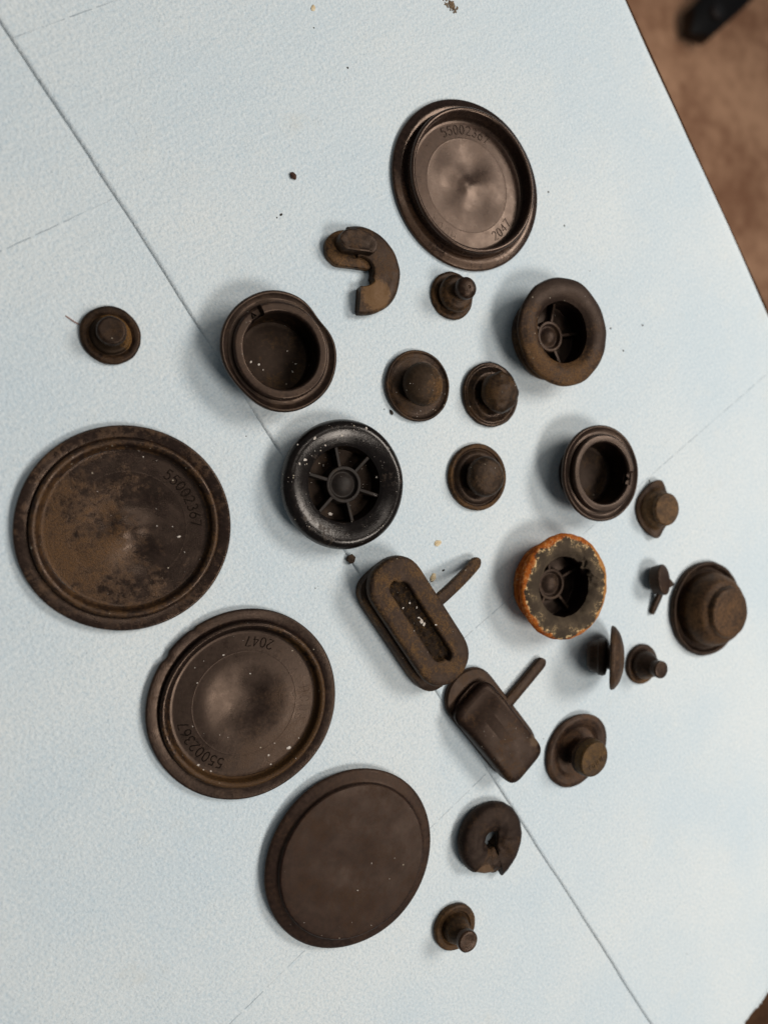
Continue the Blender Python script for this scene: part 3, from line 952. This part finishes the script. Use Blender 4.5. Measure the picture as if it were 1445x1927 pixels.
t = plug('stem_plug', 'rubber plug with an oval flange and thick slotted stem bearing faint letters', (199.8, -97.7), [
    ('flange', [(0, 0), (14.8, 0), (15.5, .5), (15.5, 1.5, .6), (13.6, 2.3, .8), (11.2, 2.1, .6), (9.6, 1.4, .4), (5.6, 1.6)], rW),
    ('stem', [(5.2, 6.2), (7.2, 6.8, .4), (7.5, 7.8, .3), (7.0, 8.6, .2), (7.0, 8.8, .2), (7.5, 9.4, .3)], rW),
    ('knob', [(7.4, 12.0, .5), (6.8, 13.1, .5), (6.2, 13.2), (0, 13.1)], rWk)], 48, .16, 4.0, extra=w_bend)
lines = []
for i, ch in enumerate('YUHH'):
    for st in GLYPH[ch]:
        lines.append([(-4.4 + i * 2.2 + x * 1.8 + .0, -2.9 + y * 1.9 + (i - 1.5) ** 2 * .15) for x, y in st])
ca, sa = math.cos(math.radians(28)), math.sin(math.radians(28))
lines = [[(x * ca - y * sa, x * sa + y * ca) for x, y in ln] for ln in lines]
strokes_mesh('moulded_letters', lines, .38, 13.12, .22, rWk, t)

rO = rubber('torn_plug_flange', base=(.050, .034, .026), dust=(.088, .060, .036), amt=.7, lo=.38, hi=.64, rough=.6, seed=48)
rOk = rubber('torn_plug_knob', base=(.105, .072, .042), dust=(0.203, 0.142, 0.084), amt=.8, lo=.34, hi=.66, rough=.7, seed=49)


def o_tear(x, y, z):
    # flange torn to two points, its sides cut back
    r = math.hypot(x, y)
    a = math.degrees(math.atan2(y, x))
    if r > 7.5 and z < 4:
        k = (r - 7.5) / 5.0
        pt = max(math.exp(-((abs(a - 88)) / 26) ** 2), math.exp(-((abs(a + 88)) / 24) ** 2))
        sh = .62 + .55 * pt
        r_new = 7.5 + (r - 7.5) * sh
        z += 2.0 * k * pt
        x, y = x * r_new / r, y * r_new / r
    return x, y, z


plug('stem_plug', 'small broken rubber plug with a torn pointed flange and light tan flat head', (237.6, 7.5), [
    ('flange', [(0, 0), (11.8, 0), (12.4, .5), (12.3, 1.4, .5), (10.4, 1.9, .6), (9.2, 1.9)], rO),
    ('stem', [(8.8, 2.6, .6), (8.2, 4.6), (7.2, 6.2, .6), (6.8, 6.8)], rOk),
    ('head', [(7.2, 7.2, .4), (7.3, 8.4, .4), (6.6, 9.1, .3), (5.6, 9.0), (0, 8.9)], rOk)], 49, .18, 3.5, extra=o_tear)

# plug lying on its side
rU = rubber('side_plug_head', base=(.026, .019, .016), dust=(.046, .032, .022), amt=.6, lo=.4, hi=.66, rough=.6, seed=50)
rUd = rubber('side_plug_disc', base=(.066, .044, .031), dust=(.098, .068, .044), amt=.7, lo=.36, hi=.66, rough=.66, seed=51)
tU = plug('stem_plug', 'rubber plug lying on its side with its round flange standing on edge', (209.5, -56.4), [
    ('flange', [(0, -3.8), (5, -3.5, 1), (10, -2.1, 1.5), (12.9, .0, .6), (13.4, 1.4, .4), (12.6, 1.9, .3), (9.0, 1.2, .5), (5.2, 1.4)], rUd),
    ('neck', [(5.0, 3.0)], rU),
    ('head', [(7.4, 3.6, .4), (7.9, 4.6, .4), (7.7, 6.4, .3), (7.1, 6.8, .2), (6.2, 10.0, .6), (5.0, 11.2, .8), (0, 11.6)], rU)], 50, .14, 4.0)
tU.rotation_euler = (math.radians(0), math.radians(-134), math.radians(2))

# ------------------------------------------------------------------ peg with a cap and barbs
rS = rubber('peg_rubber', base=(.030, .020, .015), dust=(.046, .031, .022), amt=.6, lo=.4, hi=.66, rough=.6, seed=52)
rSf = rubber('peg_cap_top', base=(.052, .035, .029), dust=(.066, .046, .036), amt=.5, lo=.4, hi=.66, rough=.58, seed=53)
tS = thing('barbed_peg', 'tiny dark rubber peg with a tilted cap, a thin stalk and a barb', 'rubber peg', (237.2, -25.0, .37))
cap = thing('tmp', None, None, (0, 0, 0))
tilt = Matrix.Rotation(math.radians(24), 4, Vector((-.4, .92, 0)))


def s_tilt(x, y, z):
    p = tilt @ Vector((x * .9, y * 1.0, z))
    a = math.radians(0)
    return p.x * math.cos(a) - p.y * math.sin(a), p.x * math.sin(a) + p.y * math.cos(a), p.z


lathe('cap_side', [(0, 2.4), (5.4, 2.4), (6.2, 3.0), (6.9, 7.0), (6.8, 7.4)], rS, tS, seg=48, deform=s_tilt)
lathe('cap_top', [(6.8, 7.4), (6.4, 7.8, .3), (0, 8.0)], rSf, tS, seg=48, deform=s_tilt)
bpy.data.objects.remove(cap)
ribbon('stalk', [(5.0, -3.6, 3.4), (4.4, -7.5, 2.4), (3.4, -11.0, 1.6), (2.3, -14.4, 1.0), (2.1, -15.2, .95)], 3.0, 1.9, rS, tS)
loft('barb', [([(4.2, -3.4), (5.0, 2.6), (4.0, 3.0), (3.0, -3.0)], .2), ([(9.6, -3.4), (9.8, 1.6), (8.8, 1.8), (8.2, -3.2)], 3.0), ([(13.8, -1.6), (14.0, -1.2), (13.6, -1.1), (13.4, -1.5)], 2.4)], rS, tS)

# ------------------------------------------------------------------ oblong plugs with pull straps
rQ = rubber('oblong_rubber', base=(.060, .044, .034), dust=(0.169, 0.115, 0.057), amt=.8, lo=.42, hi=.66, rough=.72, seed=54, specks=.02, bump=1.0, big=170)
rQg = rubber('oblong_slot_grit', base=(.010, .0075, .005), dust=(.085, .055, .018), amt=.9, lo=.48, hi=.62, rough=.9, seed=55, bump=1.0, big=600, specks=.04)
aQ = math.atan2(-.79, .61)
tQ = thing('oblong_plug', 'oblong rubber plug standing up with a grit filled slot and a curved pull strap', 'rubber plug', (116.9, -39.6, .36), (0, 0, aQ))
dq = lumpy(60, .22, 7.0)


def shift(ol, dx, dy, s=1.0): return [(p[0] * s + dx, p[1] * s + dy) for p in ol]


body_ol = lambda e: shift(stadium(14.5 - e * .3, 12.3 - e, 16, .62), 2.0, -.6)
loft('body', [(body_ol(.8), 0), (body_ol(0), .8), (body_ol(0), 5.4), (body_ol(.6), 6.2), (body_ol(2.6), 6.6), (body_ol(2.9), 7.4)], rQ, tQ, deform=dq)
top_ol = lambda e: stadium(16.0, 11.2 - e, 16, .92)
slot_ol = lambda e: [(x + .9 * (1 if y > 0 else -1) * min(1, abs(x) / 15), y) for x, y in stadium(14.6, 3.6 - e, 16, .8)]
loft('top_plate', [(top_ol(1.6), 7.2), (top_ol(.3), 7.6), (top_ol(0), 8.6), (top_ol(0), 10.4), (top_ol(.35), 11.3), (top_ol(1.0), 11.8), (top_ol(2.4), 12.0), (slot_ol(-1.0), 12.0), (slot_ol(-.3), 11.8), (slot_ol(0), 11.2), (slot_ol(.1), 9.2)], rQ, tQ, cap1=False, deform=dq, angle=55)


def grit_bed(name, parent, mat):
    random.seed(3)
    verts, faces = [], []
    nx, ny = 90, 18
    for j in range(ny + 1):
        for i in range(nx + 1):
            x = -19.4 + 38.8 * i / nx
            y = -3.8 + 7.6 * j / ny
            verts.append((x, y, 9.5 + .7 * nz(x, y, 0, 1.3, 2) + .35 * nz(x, y, 0, .5, 3)))
    for j in range(ny):
        for i in range(nx):
            a = j * (nx + 1) + i
            c_ = verts[a]
            if abs(c_[1]) > 3.7 or abs(c_[0]) > 19.2: continue
            faces.append((a, a + 1, a + nx + 2, a + nx + 1))
    return mesh_obj(name, verts, faces, mat, parent, angle=80)


tag(grit_bed('slot_grit', tQ, rQg), 'dark grit caked in the slot', kind='stuff')


def loc_pt(tobj, ang, x, y, z):
    dx, dy = x - tobj.location.x / MM, y - tobj.location.y / MM
    return dx * math.cos(-ang) - dy * math.sin(-ang), dx * math.sin(-ang) + dy * math.cos(-ang), z


def bez(p0, p1, p2, n=14):
    return [tuple(Vector(p0) * (1 - t) ** 2 + Vector(p1) * 2 * t * (1 - t) + Vector(p2) * t * t) for t in [k / n for k in range(n + 1)]]


def smooth_end(path, k=6):
    a, b = Vector(path[-2]), Vector(path[-1])
    return path[:-1] + [tuple(a + (b - a) * (1 - (1 - j / k) ** 2)) for j in range(1, k + 1)]


ribbon('pull_strap', smooth_end(bez(loc_pt(tQ, aQ, 123.0, -32.6, 10.2), loc_pt(tQ, aQ, 135.5, -24.2, 8.0), loc_pt(tQ, aQ, 145.6, -17.0, 2.2))), 4.9, 2.6, rQ, tQ)

rR = rubber('oblong_rubber_smooth', base=(.036, .023, .018), dust=(.080, .052, .030), amt=.7, lo=.48, hi=.66, rough=.60, seed=56, specks=.03, bump=.4, spec=.2, patch=((.085, .055, .034), (14.5, 7.0, 9.0), 3.2))
rRs = rubber('strap_rubber', base=(.050, .034, .025), dust=(.078, .052, .031), amt=.6, lo=.4, hi=.66, rough=.6, seed=57)
aR = math.atan2(-.73, .68)
tR = thing('oblong_plug', 'oblong rubber plug lying face down showing its smooth block, with a straight pull strap', 'rubber plug', (156.0, -82.2, .36), (0, 0, aR))
dr_ = lumpy(61, .25, 8.0)
fl_ol = lambda e: stadium(14.5, 11.6 - e, 16, .92)
loft('flange', [(fl_ol(.8), 0), (fl_ol(0), .7), (fl_ol(0), 1.9), (fl_ol(.7), 2.7), (fl_ol(2.4), 2.9)], rRs, tR, deform=dr_)
nk = lambda e: shift(stadium(13.0, 8.2 - e, 16, .6), 1.0, -.8)
bl = lambda e, dx=0.0: shift(stadium(10.4 - e * .2, 10.2 - e, 16, .42), 2.0 + dx, -1.7)
loft('neck', [(nk(0), 2.7), (nk(.3), 4.4)], rR, tR, deform=dr_)


def block_slope(x, y, z):
    # the strap-side end of the block is scooped lower
    if z > 6.0:
        k = max(0.0, min(1.0, (-7.0 - x) / 7.0))
        k = k * k * (3 - 2 * k)
        z -= 3.0 * k
    return dr_(x, y, z)


lv = [(bl(.8), 3.3), (bl(.1), 4.0), (bl(0), 6.0), (bl(.1), 8.4), (bl(.5), 9.6), (bl(1.2), 10.3), (bl(2.4), 10.6), (bl(4.0), 10.65), (bl(6.0), 10.6), (bl(8.0), 10.55)]
loft('block', lv, rR, tR, deform=block_slope, angle=60)
ribbon('pull_strap', smooth_end(bez(loc_pt(tR, aR, 162.0, -76.0, 1.7), loc_pt(tR, aR, 172.0, -66.0, 1.8), loc_pt(tR, aR, 180.2, -57.8, 1.7))), 5.0, 2.4, rRs, tR)

# ------------------------------------------------------------------ split ring grommet
rX = rubber('ring_rubber', base=(.026, .018, .016), dust=(.050, .034, .022), amt=.7, lo=.48, hi=.66, rough=.75, seed=58, spec=.25)
rXt = rubber('ring_torn_rubber', base=(.030, .021, .017), dust=(.070, .046, .028), amt=.8, lo=.42, hi=.62, rough=.7, seed=59, patch=((.135, .080, .046), (-3.0, -12.8, 4.0), 4.6))
tX = thing('ring_grommet', 'dark split rubber ring grommet with a torn tan lip and pointed tail', 'rubber grommet', (157.2, -128.2, .30))


def x_tail(x, y, z):
    r = math.hypot(x, y)
    a = math.degrees(math.atan2(y, x)) % 360
    # right-hand end of the cut (angles near 290..360) swings outwards into a tail
    if a > 286:
        k = max(0.0, (345 - a) / 59) ** 1.5
        q = 1 + k * (3.6 / 14) * (r / 14.6)
        x, y = x * q, y * q
        z -= k * 1.0
    w_ = .25 + .75 * math.exp(-((r - 4) / 3) ** 2)                # ragged round the hole
    return (x + w_ * nz(x, y, z, 2.8, 70), y + w_ * nz(x, y, z, 2.8, 71), z + w_ * .8 * nz(x, y, z, 2.8, 72))


ringp = [(3.0, 1.0), (5.0, .2, .8), (12.4, 0, 1.2), (14.4, 1.6, 1.5), (14.7, 3.6, 1.5), (13.4, 6.0, 2.2), (9.5, 7.0, 2.2), (5.6, 6.4, 1.5), (3.1, 5.0, .8), (3.0, 1.0)]
lathe('ring', ringp, rX, tX, seg=110, a0=-68, a1=236, deform=x_tail, fil=1.0, maxlen=.9)
ringl = [(3.8, .8), (12.0, .1, 1), (13.8, 1.4, 1), (14.2, 3.0, 1), (13.2, 4.8, 1.0), (9.6, 6.2, 1.5), (5.4, 5.8, 1), (3.9, 4.0), (3.8, .8)]
lathe('torn_lip', ringl, rXt, tX, seg=110, a0=235, a1=266, deform=lumpy(73, .6, 2.2), fil=.8, maxlen=.9)
lathe('torn_lip', ringl, rXt, tX, seg=110, a0=266.4, a1=293, deform=lumpy(74, .7, 2.2), fil=.8, maxlen=.9)

# ------------------------------------------------------------------ broken hook-shaped grommet
rG = rubber('hook_rubber', base=(.040, .029, .022), dust=(.080, .054, .034), amt=.8, lo=.40, hi=.62, rough=.6, seed=60, big=110, patch=((.120, .064, .026), (6.0, -8.0, 4.0), 6.2))
rGp = rubber('hook_plate_rubber', base=(.040, .028, .020), dust=(0.142, 0.095, 0.054), amt=.9, lo=.36, hi=.56, rough=.6, seed=63)
rGc = rubber('hook_cap_rubber', base=(.026, .019, .015), dust=(.078, .054, .038), amt=.8, lo=.46, hi=.60, rough=.55, seed=61)
tG = thing('broken_grommet', 'broken hook shaped rubber grommet with an orange tan curved arm and a torn cap', 'rubber grommet', (89.4, 86.2, .37))


def g_arm(x, y, z):
    a_ = math.degrees(math.atan2(y, x))
    r_ = math.hypot(x, y)
    if a_ < -25 and r_ < 10:                          # the arm narrows in a ragged step towards its cut end
        k_ = min(1.0, (-25 - a_) / 8)
        q_ = (r_ + k_ * (10 - r_) * .22) / max(r_, 1e-3)
        x, y = x * q_, y * q_
    return (x + .3 * nz(x, y, z, 5, 80), y + .3 * nz(x, y, z, 5, 81), z + .25 * nz(x, y, z, 5, 82))


gp = [(4.4, .6), (5.2, 0, .5), (13.6, 0, .8), (15.6, 1.2, 1.0), (16.0, 3.0, .9), (15.0, 4.6, .8), (12.4, 5.2, .8), (9.0, 5.3, .5), (5.0, 5.2, .3), (4.6, 4.6), (4.4, .6)]
gp2 = [(r_ if i not in (0, 1, 7, 8, 9) else r_ + 2.6, z_, *f_) for i, (r_, z_, *f_) in enumerate(gp)]
lathe('arm', gp, rG, tG, seg=110, a0=-91, a1=112, deform=g_arm, fil=.5, maxlen=.9)
def dshape(cx_, cy_, rx, ry, cut, n=56):
    # rounded plate with one straight side, slightly ragged
    o_ = []
    for k in range(n):
        t_ = 2 * math.pi * k / n
        x_, y_ = math.cos(t_), math.sin(t_)
        o_.append((cx_ + rx * math.copysign(abs(x_) ** .85, x_), cy_ + ry * max(y_, cut + .10 * x_)))
    return o_


pl = lambda e: dshape(-3.4, 6.6, 10.2 - e, 7.2 - e, -.82)
loft('cap_plate', [(pl(.8), .2), (pl(.1), .6), (pl(0), 2.4), (pl(.12), 2.8), (pl(.5), 3.1), (pl(1.7), 3.2)], rGp, tG, deform=lumpy(83, .22, 5))
st_ = lambda e: dshape(-2.9, 8.3, 7.4 - e, 4.6 - e, -.74)
loft('stub', [(st_(.2), 2.8), (st_(.1), 3.6), (st_(.25), 7.6), (st_(.5), 8.1), (st_(1.1), 8.3), (st_(2.6), 7.9), (st_(3.6), 8.0)], rGc, tG, deform=lumpy(84, .22, 2.6))

# ------------------------------------------------------------------ crumbs, chips and grit
brown_crumb = plain('brown_crumb', (.035, .020, .012), (.085, .050, .028), 700, .9, 1.0)
rust_crumb = plain('rust_crumb', (.050, .020, .012), (.11, .05, .03), 700, .9, 1.0)
tan_chip = plain('tan_chip', (.62, .46, .26), (.78, .66, .46), 500, .8, .6)
pink_flake = plain('pale_flake', (.50, .42, .36), (.66, .60, .54), 700, .8, .6)
dark_grit = plain('dark_grit', (.012, .010, .009), (.045, .033, .024), 900, .9, .6)


def blob(c, r, seed, flat=.6, n=8, stretch=1.0, ang=0.0):
    verts, faces = [], []
    rows = n // 2 + 1
    for i in range(rows):
        ph = math.pi * i / (rows - 1)
        for k in range(n):
            th = 2 * math.pi * k / n
            d = Vector((math.sin(ph) * math.cos(th), math.sin(ph) * math.sin(th), math.cos(ph)))
            q = r * (1 + .38 * noise.noise(d * 1.6 + Vector((seed * 3.1, seed, 0))))
            x, y, z = d.x * q * stretch, d.y * q, d.z * q * flat
            verts.append((c[0] + x * math.cos(ang) - y * math.sin(ang), c[1] + x * math.sin(ang) + y * math.cos(ang), c[2] + z))
    for i in range(rows - 1):
        for k in range(n):
            k2 = (k + 1) % n
            faces.append((i * n + k, (i + 1) * n + k, (i + 1) * n + k2, i * n + k2))
    return verts, faces


def crumb(name, label, cat, x, y, r, mat, flat=.6, stretch=1.0, ang=0.0, seed=1.0, z=None, group=None):
    v, f = blob((0, 0, 0), r, seed, flat, 12, stretch, ang)
    mz = min(p[2] for p in v)
    o = mesh_obj(name, v, f, mat, angle=30)
    o.location = Vector((x, y, (base_z(x, y) - .1 if z is None else z) - mz)) * MM
    return tag(o, label, cat, group)


crumb('dirt_crumb', 'brown lump of dirt on the paper seam beside the glossy black grommet', 'crumb', 92.3, -17.6, 1.55, brown_crumb, .7, 1.1, .4, 2.0)
crumb('tan_chip', 'pale tan chip on the paper right of the glossy black grommet', 'chip', 128.2, -11.0, 1.2, tan_chip, .3, 1.35, .5, 3.0)
crumb('tan_chip', 'pale tan chip lying between the slotted oblong plug and its strap', 'chip', 126.8, -24.4, 1.15, tan_chip, .35, 1.6, 1.3, 4.0)
crumb('tan_chip', 'thin pale chip on the bare paper at the top edge', 'chip', 67.9, 175.4, .75, tan_chip, .4, 1.6, 1.3, 5.0)
crumb('rust_crumb', 'small reddish brown crumb on bare paper left of the hook shaped grommet', 'crumb', 63.7, 115.2, 1.05, rust_crumb, .7, 1.3, -.6, 6.0)
crumb('dirt_crumb', 'black crumb of dirt touching the tan domed plug', 'crumb', 105.8, 37.3, .7, dark_grit, .7, 1.5, -.9, 7.0)

# loose brown tuft near the top edge: many tiny crumbs
random.seed(21)
V_, F_ = [], []
for k in range(60):
    g = random.gauss(0, 1)
    x = 122.3 + random.gauss(0, 1.5)
    y = 195.0 + random.gauss(0, .8) - .25 * (x - 122.3)
    r_ = random.uniform(.14, .5)
    v, f = blob((x, y, .5 + r_ * .4), r_, k, .7, 6, random.uniform(1, 2.6), random.uniform(0, 3.1))
    F_ += [tuple(i + len(V_) for i in q) for q in f]
    V_ += v
tag(mesh_obj('dirt_tuft', V_, F_, plain('tuft_dirt', (.10, .062, .034), (.22, .15, .09), 900, .9)), 'loose tuft of brown dirt on the paper at the top edge', 'dirt', kind='stuff')

# loose fibre beside the small left plug
fpath = [(-5.4, 55.3, .4), (-4.2, 54.6, .55), (-3.0, 53.9, .65), (-1.4, 53.2, .5)]
ribbon_o = ribbon('fibre', fpath, .34, .22, plain('reddish_fibre', (.20, .075, .045), (.28, .12, .08), 900, .7), None)
tag(ribbon_o, 'short reddish fibre sticking out left of the small upper left plug', 'fibre')

# dark grit sprinkled over the paper
specks = [(81.8, 158.8, .45), (171.8, 135.4, .5), (180.8, 123.4, .45), (195.3, 107.3, .4), (79.6, -28.5, .4), (94.7, -26.6, .25), (183.3, -91.8, .4), (165.7, -86.1, .25),
          (234.9, 20, .55), (249.4, -21.4, .35), (208.2, 84.7, .5), (226.3, 88.9, .5), (216, 76.1, .5), (135.1, 4.6, .3), (131.2, 26.8, .25), (80.6, -27.8, .35), (222.4, 218.2, .6),
          (273.1, -202, .4), (68.6, 168.7, .4), (93.5, 123, .3), (92.7, 118.9, .35), (58.8, 99.7, .4), (133.7, 174.1, .35), (103, 40.5, .3), (102.8, 38.2, .4), (131.2, -19.0, .35), (131.3, -21.5, .5), (132.5, -25.0, .25),
          (140, -24, .28), (170, 137, .35), (60.2, 101, .5), (105.3, 69.5, .35), (52, 23.5, .4)]
for k in range(150):
    x, y = random.uniform(-25, 300), random.uniform(-235, 225)
    if random.random() < .35:
        x, y = random.gauss(110, 40), random.gauss(0, 45)
    specks.append((x, y, random.choice((.10, .13, .16, .2, .26))))
V_, F_ = [], []
for k, (x, y, r_) in enumerate(specks):
    u_, v_ = uv(x, y)
    if u_ > 300 or v_ > 380: continue
    z0 = right_z(u_, v_) if u_ > SEAM_U else left_z(u_, v_)
    v, f = blob((x, y, z0 + r_ * .35), r_, k * .77, .6, 6, random.uniform(1, 1.8), random.uniform(0, 3.1))
    F_ += [tuple(i + len(V_) for i in q) for q in f]
    V_ += v
tag(mesh_obj('grit', V_, F_, dark_grit), 'fine dark grit sprinkled over the paper', 'grit', kind='stuff')

# pale flecks lying on the plugs: dropped straight down onto whatever is below
bpy.context.view_layer.update()
dg = bpy.context.evaluated_depsgraph_get()


def drop(x, y):
    ok, loc, nrm, idx, ob, mt = scene.ray_cast(dg, Vector((x * MM, y * MM, .06)), Vector((0, 0, -1)))
    return loc.z / MM if ok else None


flecks = [(72.3, -84.6, .7), (65.2, -86.5, .4), (66.1, -89.8, .35), (41.2, -87.4, .45), (43.0, -89.1, .3), (45.5, -89.9, .3), (39.6, -59.9, .25), (47.8, -50.9, .28), (57.3, -57.8, .26),
          (38.6, -54.8, .18), (75.8, -81.5, .2), (67.1, -82.5, .2), (47.9, -77.9, .15), (38.8, -74.3, .15), (31.4, -11.4, .42), (24.3, -8.2, .2), (33.4, -16.5, .2), (19.1, 13.8, .22),
          (91.9, 29.0, .5), (83.1, 25.8, .5), (73.1, 23.9, .45), (67.6, 21.3, .38), (77.4, 22.0, .35), (70.2, 16.4, .5), (98.6, 12.5, .7), (62.9, 5.1, .4), (68.3, 14.9, .35), (83.0, -1.7, .75), (79.5, 15.5, .3),
          (52.0, 48.6, .4), (54.8, 48.1, .42), (56.3, 46.5, .25), (66.7, 47.2, .35), (67.7, 50.1, .3), (64.4, 54.1, .25),
          (112.8, -32.9, .5), (117.8, -39.3, .95), (119.0, -40.6, .6), (116.9, -38.2, .45), (115.6, -34.3, .35), (110.1, -34.5, .35), (122.8, -40.5, .35), (99.5, -137.5, .25), (104.5, -128.5, .22)]
for k in range(230):
    cx_, cy_, R_ = random.choice(((85.8, 9.0, 22), (85.8, 9.0, 22), (85.8, 9.0, 22), (85.8, 9.0, 22), (85.8, 9.0, 22), (15.6, -9.2, 28), (56.1, -67.7, 28), (59.6, 51.3, 18), (97.7, -126.6, 30), (116.9, -39.6, 15), (156, -84, 12), (115.6, 48.2, 12), (148, 48.7, 11), (144, 15.6, 12), (173.9, 75.3, 20)))
    a, q = random.uniform(0, 6.28), R_ * math.sqrt(random.random())
    flecks.append((cx_ + q * math.cos(a), cy_ + q * math.sin(a), random.choice((.06, .08, .08, .1, .12, .16))))
V_, F_ = [], []
for k, (x, y, r_) in enumerate(flecks):
    z0 = drop(x, y)
    if z0 is None or z0 < .9: continue
    v, f = blob((x, y, z0 + r_ * .15), r_ * .85, k * 1.3, .35, 5, random.uniform(1, 2.0), random.uniform(0, 3.1))
    F_ += [tuple(i + len(V_) for i in q) for q in f]
    V_ += v
tag(mesh_obj('pale_flecks', V_, F_, pink_flake), 'tiny pale flecks scattered over the rubber plugs', 'flecks', kind='stuff')

# let every plug rest on the paper at its lowest point
bpy.context.view_layer.update()
for o in (tU,):
    lo_ = min((c.matrix_world @ v.co).z for c in o.children for v in c.data.vertices)
    o.location.z += .00037 - lo_
